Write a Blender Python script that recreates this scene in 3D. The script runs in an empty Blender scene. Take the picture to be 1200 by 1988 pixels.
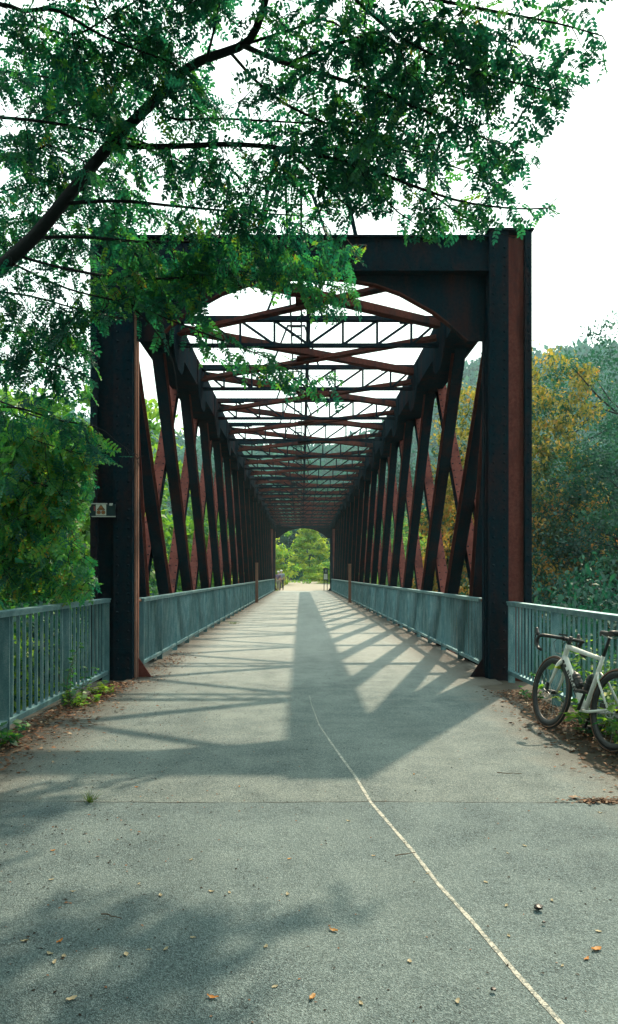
import bpy, bmesh, math, random
import numpy as np
from mathutils import Vector, Matrix, Quaternion

random.seed(7)
rng = np.random.default_rng(7)
scene = bpy.context.scene
COL = scene.collection

# ------------------------------------------------------------------ camera
CAM_H = 1.4
F, VX, VY = 1500.0, 585.0, 1116.0            # focal length and vanishing point, in photograph pixels
cam_d = bpy.data.cameras.new('camera')
cam_d.sensor_width = 36.0
cam_d.lens = 36.0 * F / 1988.0
cam_d.shift_x = (600.0 - VX) / 1988.0
cam_d.shift_y = (VY - 994.0) / 1988.0
cam_d.clip_start = 0.05
cam_d.clip_end = 3000.0
cam = bpy.data.objects.new('camera', cam_d)
cam.location = (0, 0, CAM_H)
cam.rotation_euler = (math.radians(90), 0, 0)
COL.objects.link(cam)
scene.camera = cam

# ------------------------------------------------------------------ sky and sun
SUN = Vector((0.435, 0.84, 1.0)).normalized()
world = bpy.data.worlds.new('World')
scene.world = world
world.use_nodes = True
wn, wl = world.node_tree.nodes, world.node_tree.links
wn.clear()
w_out = wn.new('ShaderNodeOutputWorld')
w_bg = wn.new('ShaderNodeBackground')
w_sky = wn.new('ShaderNodeTexSky')
w_sky.sky_type = 'NISHITA'
w_sky.sun_disc = False
w_sky.sun_elevation = math.asin(SUN.z)
w_sky.sun_rotation = math.atan2(SUN.x, SUN.y)
w_sky.air_density = 1.0
w_sky.dust_density = 6.0
w_sky.ozone_density = 1.0
w_mix = wn.new('ShaderNodeMixRGB')           # thin bright summer haze over the whole sky
w_mix.inputs[0].default_value = 0.90
w_mix.inputs[2].default_value = (9.4, 11.2, 10.4, 1)
wl.new(w_sky.outputs[0], w_mix.inputs[1])
wl.new(w_mix.outputs[0], w_bg.inputs[0])
w_bg.inputs[1].default_value = 0.10
wl.new(w_bg.outputs[0], w_out.inputs[0])

sun_d = bpy.data.lights.new('sun', 'SUN')
sun_d.energy = 3.0
sun_d.angle = math.radians(0.9)
sun_d.color = (1.0, 0.80, 0.58)
sun = bpy.data.objects.new('sun', sun_d)
sun.rotation_euler = (-SUN).to_track_quat('-Z', 'Y').to_euler()
COL.objects.link(sun)

vs = scene.view_settings
vs.view_transform = 'Standard'
vs.look = 'None'
vs.exposure = 1.25
vs.gamma = 1.0
vs.use_curve_mapping = False
scene.cycles.max_bounces = 6
scene.cycles.diffuse_bounces = 3
scene.cycles.transmission_bounces = 4
scene.cycles.use_denoising = True


# ------------------------------------------------------------------ helpers
def at(px, py, Y):
    """the point seen at photograph pixel (px, py) at depth Y"""
    return Vector(((px - VX) / F * Y, Y, CAM_H - (py - VY) / F * Y))


def proj(x, y, z):
    return VX + F * x / y, VY - F * (z - CAM_H) / y


class MB:
    """collects pieces and builds them as one mesh object"""
    def __init__(s):
        s.v, s.f, s.m, s.n = [], [], [], 0

    def add(s, verts, faces, mi=0):
        o = s.n
        s.v.extend(verts)
        s.n += len(verts)
        for f in faces:
            s.f.append([i + o for i in f])
            s.m.append(mi)
        return s

    def box(s, x0, x1, y0, y1, z0, z1, mi=0):
        v = [(x0, y0, z0), (x1, y0, z0), (x1, y1, z0), (x0, y1, z0),
             (x0, y0, z1), (x1, y0, z1), (x1, y1, z1), (x0, y1, z1)]
        return s.add(v, [(0, 3, 2, 1), (4, 5, 6, 7), (0, 1, 5, 4), (1, 2, 6, 5), (2, 3, 7, 6), (3, 0, 4, 7)], mi)

    def beam(s, p0, p1, w, h, side=None, mi=0, mi_top=None):
        """bar from p0 to p1, w across (along side), h deep"""
        p0, p1 = Vector(p0), Vector(p1)
        d = (p1 - p0).normalized()
        if side is None:
            side = d.cross(Vector((0, 0, 1)))
            if side.length < 1e-4:
                side = Vector((1, 0, 0))
        sd = Vector(side)
        sd = (sd - d * sd.dot(d)).normalized()
        up = sd.cross(d).normalized()
        v = []
        for p in (p0, p1):
            for a, b in ((-1, -1), (1, -1), (1, 1), (-1, 1)):
                v.append(tuple(p + sd * (a * w / 2) + up * (b * h / 2)))
        s.add(v, [(0, 3, 2, 1), (4, 5, 6, 7), (0, 1, 5, 4), (1, 2, 6, 5), (3, 0, 4, 7)], mi)
        s.add([v[i] for i in (2, 3, 7, 6)], [(0, 1, 2, 3)], mi if mi_top is None else mi_top)
        return s

    def tube(s, pts, radii, n=8, mi=0, caps=True):
        pts = [Vector(p) for p in pts]
        if not hasattr(radii, '__len__'):
            radii = [radii] * len(pts)
        ring0, ref = s.n, None
        verts = []
        for i, p in enumerate(pts):
            if i == 0:
                d = pts[1] - p
            elif i == len(pts) - 1:
                d = p - pts[i - 1]
            else:
                d = pts[i + 1] - pts[i - 1]
            d = d.normalized()
            if ref is None:
                ref = Vector((0, 0, 1)) if abs(d.z) < .9 else Vector((1, 0, 0))
            a = (ref - d * ref.dot(d)).normalized()
            ref = a
            b = d.cross(a)
            for k in range(n):
                t = 2 * math.pi * k / n
                verts.append(tuple(p + (a * math.cos(t) + b * math.sin(t)) * radii[i]))
        faces = []
        for i in range(len(pts) - 1):
            for k in range(n):
                q = (k + 1) % n
                faces.append((i * n + k, i * n + q, (i + 1) * n + q, (i + 1) * n + k))
        if caps:
            faces.append(tuple(range(n - 1, -1, -1)))
            faces.append(tuple(range((len(pts) - 1) * n, len(pts) * n)))
        return s.add(verts, faces, mi)

    def torus(s, c, ax, R, r, n=48, m=8, mi=0, sy=1.0):
        """ring of radius R about axis ax through c"""
        c, ax = Vector(c), Vector(ax).normalized()
        u = ax.orthogonal().normalized()
        w = ax.cross(u)
        v, f = [], []
        for i in range(n):
            t = 2 * math.pi * i / n
            rad = u * math.cos(t) + w * math.sin(t)
            for k in range(m):
                q = 2 * math.pi * k / m
                v.append(tuple(c + rad * (R + r * math.cos(q)) + ax * (r * sy * math.sin(q))))
        for i in range(n):
            for k in range(m):
                f.append((i * m + k, ((i + 1) % n) * m + k, ((i + 1) % n) * m + (k + 1) % m, i * m + (k + 1) % m))
        return s.add(v, f, mi)

    def prism(s, poly, axis, a0, a1, mi=0):
        """poly: list of 2-D points in the plane across axis (x: (y,z), y: (x,z), z: (x,y)), pushed from a0 to a1"""
        def P(p, a):
            return {'x': (a, p[0], p[1]), 'y': (p[0], a, p[1]), 'z': (p[0], p[1], a)}[axis]
        n = len(poly)
        v = [P(p, a0) for p in poly] + [P(p, a1) for p in poly]
        f = [tuple(range(n - 1, -1, -1)), tuple(range(n, 2 * n))]
        f += [(i, (i + 1) % n, (i + 1) % n + n, i + n) for i in range(n)]
        return s.add(v, f, mi)

    def rivet(s, p, nrm, r=0.016, mi=0):
        p, nrm = Vector(p), Vector(nrm).normalized()
        u = nrm.orthogonal().normalized()
        w = nrm.cross(u)
        v = [tuple(p + (u * math.cos(t) + w * math.sin(t)) * r) for t in (0, 1.257, 2.513, 3.77, 5.027)]
        v += [tuple(p + (u * math.cos(t) + w * math.sin(t)) * r * .6 + nrm * r * .55) for t in (0, 1.257, 2.513, 3.77, 5.027)]
        f = [(i, (i + 1) % 5, (i + 1) % 5 + 5, i + 5) for i in range(5)] + [(5, 6, 7, 8, 9)]
        return s.add(v, f, mi)

    def mesh(s, name, mats, smooth=False, fix=True):
        me = bpy.data.meshes.new(name)
        me.from_pydata([tuple(v) for v in s.v], [], s.f)
        for m in (mats if isinstance(mats, (list, tuple)) else [mats]):
            me.materials.append(m)
        if any(s.m):
            me.polygons.foreach_set('material_index', s.m)
        if fix:
            bm = bmesh.new()
            bm.from_mesh(me)
            bmesh.ops.recalc_face_normals(bm, faces=bm.faces)
            bm.to_mesh(me)
            bm.free()
        if smooth:
            me.polygons.foreach_set('use_smooth', [True] * len(me.polygons))
        me.update()
        return me

    def build(s, name, mats, parent=None, smooth=False, fix=True, **props):
        return link(name, s.mesh(name, mats, smooth, fix), parent, **props)


def link(name, data, parent=None, loc=None, rot=None, scale=None, **props):
    o = bpy.data.objects.new(name, data)
    COL.objects.link(o)
    if parent is not None:
        o.parent = parent
    if loc is not None:
        o.location = loc
    if rot is not None:
        o.rotation_euler = rot
    if scale is not None:
        o.scale = scale if hasattr(scale, '__len__') else (scale,) * 3
    for k, v in props.items():
        o[k] = v
    return o


def thing(name, label, category, loc=(0, 0, 0), rot=(0, 0, 0), group=None):
    o = link(name, None, None, loc, rot, label=label, category=category)
    o.empty_display_size = 0.2
    if group:
        o['group'] = group
    return o


def np_mesh(name, V, Q, mats, tint=None, mat_idx=None, smooth=False):
    """mesh from an (n,3) vertex array and an (m,4) or (m,3) face array; tint is one value per vertex"""
    V = np.ascontiguousarray(V, dtype=np.float32)
    Q = np.ascontiguousarray(Q, dtype=np.int32)
    me = bpy.data.meshes.new(name)
    me.vertices.add(len(V))
    me.vertices.foreach_set('co', V.ravel())
    k = Q.shape[1]
    me.loops.add(Q.size)
    me.loops.foreach_set('vertex_index', Q.ravel())
    me.polygons.add(len(Q))
    me.polygons.foreach_set('loop_start', np.arange(len(Q), dtype=np.int32) * k)
    me.polygons.foreach_set('loop_total', np.full(len(Q), k, dtype=np.int32))
    for m in (mats if isinstance(mats, (list, tuple)) else [mats]):
        me.materials.append(m)
    if mat_idx is not None:
        me.polygons.foreach_set('material_index', np.asarray(mat_idx, dtype=np.int32))
    if smooth:
        me.polygons.foreach_set('use_smooth', np.ones(len(Q), dtype=bool))
    me.update(calc_edges=True)
    if tint is not None:
        a = me.attributes.new('tint', 'FLOAT', 'POINT')
        a.data.foreach_set('value', np.asarray(tint, dtype=np.float32))
    return me


# ------------------------------------------------------------------ materials
class NT:
    def __init__(s, name):
        s.mat = bpy.data.materials.new(name)
        s.mat.use_nodes = True
        s.nt = s.mat.node_tree
        s.nt.nodes.clear()
        s.out = s.N('ShaderNodeOutputMaterial')

    def N(s, t, **kw):
        n = s.nt.nodes.new(t)
        for k, v in kw.items():
            setattr(n, k, v)
        return n

    def L(s, a, b):
        s.nt.links.new(a, b)

    def coord(s, kind='Object'):
        return s.N('ShaderNodeTexCoord').outputs[kind]

    def pos(s):
        return s.N('ShaderNodeNewGeometry').outputs['Position']

    def noise(s, vec, scale, detail=3, rough=.55, dist=0):
        n = s.N('ShaderNodeTexNoise')
        n.inputs['Scale'].default_value = scale
        n.inputs['Detail'].default_value = detail
        n.inputs['Roughness'].default_value = rough
        n.inputs['Distortion'].default_value = dist
        s.L(vec, n.inputs['Vector'])
        return n.outputs['Fac']

    def mapping(s, vec, scale):
        n = s.N('ShaderNodeMapping')
        n.inputs['Scale'].default_value = scale
        s.L(vec, n.inputs['Vector'])
        return n.outputs[0]

    def ramp(s, fac, stops, interp='LINEAR'):
        n = s.N('ShaderNodeValToRGB')
        n.color_ramp.interpolation = interp
        el = n.color_ramp.elements
        while len(el) < len(stops):
            el.new(.5)
        for e, (p, c) in zip(el, stops):
            e.position = p
            e.color = (*c, 1) if len(c) == 3 else c
        s.L(fac, n.inputs[0])
        return n.outputs[0]

    def mix(s, fac, a, b, mode='MIX'):
        n = s.N('ShaderNodeMixRGB', blend_type=mode)
        for i, x in enumerate((fac, a, b)):
            if hasattr(x, 'is_linked'):
                s.L(x, n.inputs[i])
            elif i == 0:
                n.inputs[0].default_value = x
            else:
                n.inputs[i].default_value = (*x, 1)
        return n.outputs[0]

    def math(s, op, a, b=0.0):
        n = s.N('ShaderNodeMath', operation=op)
        for i, x in enumerate((a, b)):
            if hasattr(x, 'is_linked'):
                s.L(x, n.inputs[i])
            else:
                n.inputs[i].default_value = x
        return n.outputs[0]

    def bump(s, h, strength=.3, dist=.01):
        n = s.N('ShaderNodeBump')
        n.inputs['Strength'].default_value = strength
        n.inputs['Distance'].default_value = dist
        s.L(h, n.inputs['Height'])
        return n.outputs[0]

    def bsdf(s, color, rough=.6, metal=0.0, normal=None, spec=.5):
        b = s.N('ShaderNodeBsdfPrincipled')
        for k, x in (('Base Color', color), ('Roughness', rough), ('Metallic', metal), ('Specular IOR Level', spec)):
            if hasattr(x, 'is_linked'):
                s.L(x, b.inputs[k])
            elif k == 'Base Color':
                b.inputs[k].default_value = (*x, 1)
            else:
                b.inputs[k].default_value = x
        if normal is not None:
            s.L(normal, b.inputs['Normal'])
        s.L(b.outputs[0], s.out.inputs[0])
        return b


M = {}


def mat_steel(name, paint, paint2, rust, lo, hi, rough=.62):
    t = NT(name)
    p = t.pos()
    streak = t.mapping(p, (1, 1, .22))
    n1 = t.noise(streak, 2.6, 5, .62, .4)
    n2 = t.noise(p, 26, 4, .6)
    n3 = t.noise(p, 160, 2, .5)
    base = t.mix(t.ramp(n2, [(.3, (0, 0, 0)), (.7, (1, 1, 1))]), paint, paint2)
    fac = t.ramp(t.math('ADD', t.math('MULTIPLY', n1, .75), t.math('MULTIPLY', n2, .25)), [(lo, (0, 0, 0)), (hi, (1, 1, 1))])
    n4 = t.noise(t.mapping(p, (1, 1, .5)), 11, 5, .7, .6)
    base = t.mix(t.ramp(n4, [(.35, (.0, .0, .0)), (.68, (.75, .75, .75))]), base, t.mix(.5, base, rust))
    col = t.mix(fac, base, t.mix(n3, tuple(c * .65 for c in rust), tuple(c * 1.3 for c in rust)))
    t.bsdf(col, t.ramp(n2, [(0, (rough - .15,) * 3), (1, (rough + .2,) * 3)]), 0, t.bump(t.math('ADD', n2, t.math('MULTIPLY', n3, .5)), .35, .006), .0)
    return t.mat


M['steel'] = mat_steel('weathered_dark_steel', (.0010, .011, .018), (.0024, .020, .029), (.034, .015, .015), .505, .68)
M['rust'] = mat_steel('rust_and_sunlit_steel', (.115, .034, .028), (.170, .062, .052), (.030, .016, .019), .52, .70, .75)
M['brace'] = mat_steel('rusty_brace_steel', (.062, .021, .017), (.125, .042, .032), (.006, .018, .024), .50, .64, .7)
M['edge'] = mat_steel('bare_rusted_edge_steel', (.20, .095, .07), (.24, .16, .13), (.10, .04, .03), .46, .60, .7)


def mat_galv():
    t = NT('galvanised_railing')
    p = t.pos()
    n1 = t.noise(t.mapping(p, (1, 1, .35)), 9, 4, .6)
    n2 = t.noise(p, 90, 3, .6)
    col = t.ramp(t.math('ADD', t.math('MULTIPLY', n1, .6), t.math('MULTIPLY', n2, .4)),
                 [(.30, (.058, .140, .165)), (.5, (.115, .235, .262)), (.70, (.28, .39, .40))])
    t.bsdf(col, t.ramp(n2, [(.2, (.40,) * 3), (.8, (.62,) * 3)]), .72, t.bump(n2, .2, .003), .5)
    return t.mat


M['galv'] = mat_galv()


def mat_asphalt():
    t = NT('old_asphalt')
    p = t.pos()
    big = t.noise(p, .45, 3, .5)
    mid = t.noise(p, 3.2, 4, .6)
    grit = t.N('ShaderNodeTexVoronoi')
    grit.inputs['Scale'].default_value = 210
    t.L(p, grit.inputs['Vector'])
    g2 = t.noise(p, 75, 3, .75)
    g3 = t.noise(p, 260, 2, .6)
    cellv = t.N('ShaderNodeSeparateColor')
    t.L(grit.outputs['Color'], cellv.inputs[0])
    v = t.math('ADD', t.math('MULTIPLY', big, .16), t.math('MULTIPLY', mid, .12))
    v = t.math('ADD', v, t.math('MULTIPLY', cellv.outputs[0], .24))
    v = t.math('ADD', v, t.math('MULTIPLY', g2, .30))
    v = t.math('ADD', v, t.math('MULTIPLY', g3, .14))
    col = t.ramp(v, [(.30, (.012, .024, .026)), (.43, (.087, .127, .134)), (.53, (.163, .217, .225)), (.68, (.40, .46, .46))])
    # pale dust that the wind has laid on the bridge, brown grime at the edges
    sep = t.N('ShaderNodeSeparateXYZ')
    t.L(p, sep.inputs[0])
    dustf = t.ramp(t.math('ADD', t.math('MULTIPLY', mid, .5), t.math('MULTIPLY', big, .5)), [(.40, (0, 0, 0)), (.68, (.45, .45, .45))])
    col = t.mix(dustf, col, (.23, .275, .255))
    # shade put into the colour: dark approach, strip before the bridge, paler bridge deck
    shade_step = t.math('GREATER_THAN', sep.outputs[1], 4.73)
    deck_light = t.ramp(t.math('ADD', t.math('MULTIPLY', sep.outputs[1], .05), t.math('MULTIPLY', mid, .16)), [(.50, (0, 0, 0)), (.80, (1, 1, 1))])
    col = t.mix(shade_step, t.mix(1.0, col, (.74, .80, .81), 'MULTIPLY'), t.mix(1.0, col, (.92, .90, .86), 'MULTIPLY'))
    col = t.mix(t.math('MULTIPLY', deck_light, .55), col, (.355, .37, .345))
    lane = t.noise(t.mapping(p, (2.2, .22, 1)), 1.0, 4, .6, .3)
    spot = t.noise(p, 5.5, 3, .5, 1.2)
    col = t.mix(t.ramp(lane, [(.46, (0, 0, 0)), (.66, (.42, .42, .42))]), col, t.mix(1.0, col, (.62, .66, .67), 'MULTIPLY'))
    col = t.mix(t.ramp(spot, [(.66, (0, 0, 0)), (.74, (.5, .5, .5))]), col, t.mix(1.0, col, (.5, .52, .52), 'MULTIPLY'))
    edge = t.math('ABSOLUTE', t.math('SUBTRACT', sep.outputs[0], .05))
    ef = t.ramp(t.math('ADD', t.math('MULTIPLY', edge, .36), t.math('MULTIPLY', mid, .25)), [(.72, (0, 0, 0)), (.97, (.75, .75, .75))])
    col = t.mix(ef, col, (.095, .072, .055))
    t.bsdf(col, .82, 0, t.bump(t.math('ADD', t.math('MULTIPLY', grit.outputs['Distance'], 1.2), g2), .55, .008), .3)
    return t.mat


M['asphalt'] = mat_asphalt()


def simple(name, col, rough=.6, metal=0, var=.25, scale=20, bump=0.0, spec=.4):
    t = NT(name)
    p = t.pos()
    n = t.noise(p, scale, 4, .6)
    c = t.mix(n, tuple(x * (1 - var) for x in col), tuple(min(1, x * (1 + var)) for x in col))
    t.bsdf(c, rough, metal, t.bump(n, bump, .01) if bump else None, spec)
    return t.mat


M['soil'] = simple('soil', (.050, .042, .030), .95, 0, .6, 6, .6)
M['bark'] = simple('bark', (.005, .008, .010), .9, 0, .5, 30, .8)
M['bark_pale'] = simple('bark_pale', (.07, .062, .050), .9, 0, .5, 18, .8)
M['hill'] = simple('hill_ground', (.035, .070, .035), 1, 0, .4, .05)
M['gravel'] = simple('pale_gravel', (.25, .225, .18), .95, 0, .22, 8, .5)
M['seam'] = simple('tar_seam', (.028, .034, .032), .8, 0, .4, 40, .3)
M['black'] = simple('matt_black', (.012, .014, .016), .45, 0, .2, 30)
M['rubber'] = simple('tyre_rubber', (.014, .015, .016), .75, 0, .2, 60)
M['gum'] = simple('tan_sidewall', (.15, .075, .04), .7, 0, .2, 40)
M['white'] = simple('white_bicycle_paint', (.62, .64, .60), .28, 0, .04, 6, 0, .6)
M['alloy'] = simple('dull_alloy', (.42, .44, .44), .35, .8, .15, 30)
M['stone'] = simple('grey_stone', (.20, .22, .21), .9, 0, .35, 14, .5)
M['twig'] = simple('dry_twig', (.10, .075, .055), .9, 0, .4, 50)
M['skin'] = simple('skin', (.42, .26, .19), .6, 0, .06, 20)
M['shirt_a'] = simple('striped_shirt_mauve', (.15, .11, .17), .9, 0, .25, 25)
M['shirt_b'] = simple('grey_shirt', (.17, .20, .24), .9, 0, .2, 25)
M['trouser_a'] = simple('beige_trousers', (.22, .20, .17), .9, 0, .1, 25)
M['trouser_b'] = simple('dark_trousers', (.04, .045, .05), .9, 0, .1, 25)
M['cap'] = simple('pale_cap', (.68, .66, .60), .9, 0, .08, 25)
M['sign_dark'] = simple('dark_plastic_sign', (.012, .026, .032), .3, 0, .4, 16)
M['sign_white'] = simple('sticker_white', (.45, .47, .42), .5, 0, .08, 40)
M['sign_orange'] = simple('sticker_orange', (.32, .12, .035), .5, 0, .15, 50)
M['sign_red'] = simple('sticker_red', (.42, .06, .07), .5, 0, .1, 50)
M['board_grey'] = simple('board_grey', (.36, .38, .36), .7, 0, .1, 8)
M['wood_post'] = simple('rust_brown_post', (.15, .075, .05), .8, 0, .35, 12, .3)


def mat_paint():
    t = NT('worn_white_line')
    p = t.pos()
    n = t.noise(p, 34, 4, .7)
    g = t.noise(p, 130, 3, .7)
    f = t.ramp(t.math('ADD', t.math('MULTIPLY', n, .55), t.math('MULTIPLY', g, .45)), [(.44, (0, 0, 0)), (.56, (1, 1, 1))])
    col = t.mix(f, t.ramp(g, [(.3, (.07, .09, .085)), (.7, (.24, .27, .25))]), (.46, .46, .40))
    t.bsdf(col, .8, 0, t.bump(g, .25, .003), .3)
    return t.mat


M['paint'] = mat_paint()


def mat_leaf(name, stops, trans=.42, gloss=.03, trans_boost=(1.25, 1.3, .8)):
    """leaf: colour picked by the per-leaf tint, light passing through"""
    t = NT(name)
    a = t.N('ShaderNodeAttribute', attribute_name='tint')
    col = t.ramp(a.outputs['Fac'], stops)
    d = t.N('ShaderNodeBsdfDiffuse')
    t.L(col, d.inputs[0])
    tr = t.N('ShaderNodeBsdfTranslucent')
    t.L(t.mix(1.0, col, trans_boost, 'MULTIPLY'), tr.inputs[0])
    m1 = t.N('ShaderNodeMixShader')
    m1.inputs[0].default_value = trans
    t.L(d.outputs[0], m1.inputs[1])
    t.L(tr.outputs[0], m1.inputs[2])
    g = t.N('ShaderNodeBsdfGlossy')
    g.inputs['Roughness'].default_value = .5
    g.inputs[0].default_value = (.8, .9, .85, 1)
    m2 = t.N('ShaderNodeMixShader')
    m2.inputs[0].default_value = gloss
    t.L(m1.outputs[0], m2.inputs[1])
    t.L(g.outputs[0], m2.inputs[2])
    t.L(m2.outputs[0], t.out.inputs[0])
    return t.mat


M['locust'] = mat_leaf('locust_leaf', [(0, (.003, .050, .052)), (.42, (.008, .110, .085)), (.66, (.026, .185, .065)), (.93, (.105, .30, .040)), (1, (.24, .17, .02))], .58)
M['leaf_mid'] = mat_leaf('green_leaf', [(0, (.005, .048, .034)), (.5, (.020, .120, .046)), (.85, (.065, .205, .040)), (1, (.15, .27, .04))], .54)
M['leaf_dark'] = mat_leaf('deep_green_leaf', [(0, (.002, .030, .030)), (.6, (.007, .068, .054)), (1, (.030, .13, .062))], .48)
M['leaf_bright'] = mat_leaf('bright_leaf', [(0, (.045, .150, .024)), (.5, (.150, .300, .030)), (1, (.40, .44, .050))], .58)
M['leaf_autumn'] = mat_leaf('turning_leaf', [(0, (.006, .040, .026)), (.35, (.040, .090, .022)), (.6, (.32, .26, .040)), (.8, (.48, .23, .055)), (1, (.56, .20, .080))], .46)
M['litter'] = mat_leaf('dry_leaf_litter', [(0, (.022, .014, .010)), (.5, (.105, .050, .030)), (.8, (.22, .115, .068)), (1, (.34, .26, .18))], .1, .02, (1, 1, 1))
M['dry_leaf'] = mat_leaf('fallen_leaf', [(0, (.30, .27, .18)), (.5, (.40, .34, .22)), (.8, (.42, .20, .05)), (1, (.46, .16, .03))], .15, .03, (1, 1, 1))
M['grass'] = mat_leaf('grass_blade', [(0, (.02, .06, .015)), (.6, (.06, .12, .02)), (1, (.17, .16, .04))], .35)
M['dry_grass'] = mat_leaf('dry_grass', [(0, (.09, .13, .03)), (.5, (.24, .23, .07)), (1, (.38, .31, .12))], .3)
M['far_leaf'] = mat_leaf('far_forest_leaf', [(0, (.004, .050, .052)), (.5, (.012, .095, .085)), (1, (.045, .160, .105))], .30, .0)

CX = 0.13                                     # middle of the bridge
P = 3.15                                      # panel length
Y0 = 10.4                                     # near portal
NP = 18
Y1 = Y0 + P * NP                              # far portal

# ------------------------------------------------------------------ the ground
def smooth01(a, b, x):
    t = np.clip((x - a) / (b - a), 0, 1)
    return t * t * (3 - 2 * t)


def fbm(x, y, s, seed=0):
    r = np.random.default_rng(seed)
    z = np.zeros_like(x, dtype=float)
    amp, k = 1.0, 1.0 / s
    for _ in range(5):
        for _ in range(3):
            a = r.uniform(0, 6.28)
            z += amp / 3 * np.sin((x * math.cos(a) + y * math.sin(a)) * k * 6.28 + r.uniform(0, 6.28))
        amp *= .5
        k *= 2.03
    return z


def ground_z(x, y):
    x, y = np.asarray(x, float), np.asarray(y, float)
    near = 1 - smooth01(10.6, 15.0, y)
    far = smooth01(62.0, 67.6, y)
    side = 1 - smooth01(2.75, 9.0, np.abs(x - CX))
    far_side = 1 - smooth01(4.0, 40.0, np.abs(x - CX)) * (1 - smooth01(70, 100, y))
    lvl = np.maximum(near * side, far * far_side)
    z = -5.2 + 5.188 * lvl
    z = z + fbm(x, y, 9, 3) * .12 * (1 - lvl)
    z = z + .65 * smooth01(72, 102, y) * far
    # wooded slopes that close the valley
    d = np.sqrt((x * .9) ** 2 + np.maximum(y - 40, 0) ** 2)
    ang = np.arctan2(x, np.maximum(y, 1))
    h = 50 + 40 * smooth01(.02, .26, ang) + 14 * smooth01(.0, -.30, ang) + fbm(x, y, 160, 5) * 5
    z = z + h * smooth01(125, 330, d)
    return z


def axis(parts):
    out = []
    for a, b, n in parts:
        out += list(np.linspace(a, b, n, endpoint=False))
    return np.array(out + [parts[-1][1]])


gx = axis([(-900, -120, 26), (-120, -14, 30), (-14, 14, 57), (14, 120, 30), (120, 900, 26)])
gy = axis([(-80, -6, 16), (-6, 18, 49), (18, 60, 22), (60, 140, 60), (140, 420, 40), (420, 1500, 20)])
GX, GY = np.meshgrid(gx, gy)
GZ = ground_z(GX, GY)
V = np.stack([GX.ravel(), GY.ravel(), GZ.ravel()], 1)
nx, ny = len(gx), len(gy)
I = (np.arange(ny - 1)[:, None] * nx + np.arange(nx - 1)[None, :]).ravel()
Q = np.stack([I, I + 1, I + nx + 1, I + nx], 1)
link('ground', np_mesh('ground', V, Q, M['soil'], smooth=True), kind='structure')


# asphalt path: near approach with wavering edges, over the bridge deck to the far end
def path_sheet():
    ys = axis([(-6, 10.2, 65), (10.2, 12.0, 4), (12.0, Y1 + .6, 60)])
    V, Q = [], []
    n = 9
    for y in ys:
        if y < 9.9:
            wob = .06 * math.sin(y * 2.3) + .05 * math.sin(y * 5.1 + 1)
            l = -2.32 + wob - (.9 * max(0, (5.2 - y) / 5.2)) * 1.4
            r = 2.30 + .06 * math.sin(y * 2.9 + 2) + .05 * math.sin(y * 6.3) - .18 * math.exp(-((y - 6.2) / 1.3) ** 2) + (1.2 * max(0, (3.8 - y) / 4))
        elif y < 11.2:
            l, r = CX - 2.46, CX + 2.46
        else:
            l, r = CX - 2.58, CX + 2.58
        for k in range(n):
            V.append((l + (r - l) * k / (n - 1), y, 0))
    for j in range(len(ys) - 1):
        for k in range(n - 1):
            a = j * n + k
            Q.append((a, a + 1, a + n + 1, a + n))
    V, Q = np.array(V), np.array(Q)
    V[:, 2] += .008
    # skirt so that the sheet has thickness
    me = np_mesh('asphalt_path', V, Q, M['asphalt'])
    bm = bmesh.new()
    bm.from_mesh(me)
    be = [e for e in bm.edges if e.is_boundary]
    r = bmesh.ops.extrude_edge_only(bm, edges=be)
    for v in r['geom']:
        if isinstance(v, bmesh.types.BMVert):
            v.co.z -= .07
    bm.to_mesh(me)
    bm.free()
    return me


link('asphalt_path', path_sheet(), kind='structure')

# gravel path beyond the bridge, swinging away to the left
def far_path():
    cl = [(CX, Y1 + .4, 2.2), (CX + .1, 72, 2.3), (.4, 78, 2.6), (.8, 86, 2.9), (.2, 94, 2.7), (-2.5, 101, 2.4), (-7, 107, 2.2), (-14, 110, 2.2)]
    pts = []
    for i in range(len(cl) - 1):
        for t in np.linspace(0, 1, 6, endpoint=False):
            pts.append([cl[i][k] * (1 - t) + cl[i + 1][k] * t for k in range(3)])
    V, Q = [], []
    for i, (x, y, w) in enumerate(pts):
        q = pts[min(i + 1, len(pts) - 1)]
        o = pts[max(i - 1, 0)]
        d = Vector((q[0] - o[0], q[1] - o[1])).normalized()
        for k in range(5):
            s = (k / 2 - 1) * w * (1 + .06 * math.sin(i * 1.3 + k))
            X, Yy = x + d.y * s, y - d.x * s
            V.append((X, Yy, float(ground_z(X, Yy)) + .035 - abs(k - 2) * .012))
    for i in range(len(pts) - 1):
        for k in range(4):
            a = i * 5 + k
            Q.append((a, a + 1, a + 6, a + 5))
    link('gravel_path', np_mesh('gravel_path', np.array(V), np.array(Q), M['gravel'], smooth=True), kind='structure')


far_path()

# tar seams across the asphalt and the worn painted line
def seam(y, x0, x1, w, mat, name):
    xs = np.linspace(x0, x1, 60)
    V, Q = [], []
    for i, x in enumerate(xs):
        yy = y + .012 * math.sin(x * 3.1) + .006 * math.sin(x * 17)
        ww = w * max(.12, .5 + .5 * math.sin(x * 7.7 + y) * math.sin(x * 2.9) + .2 * math.sin(x * 31))
        V += [(x, yy - ww, .0095), (x, yy + ww, .0095)]
    for i in range(len(xs) - 1):
        Q.append((2 * i, 2 * i + 2, 2 * i + 3, 2 * i + 1))
    link(name, np_mesh(name, np.array(V), np.array(Q), mat), kind='structure')


seam(4.73, -2.2, 2.3, .006, M['seam'], 'pavement_joint')
seam(8.55, -2.3, 2.3, .004, M['seam'], 'pavement_joint')

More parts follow.
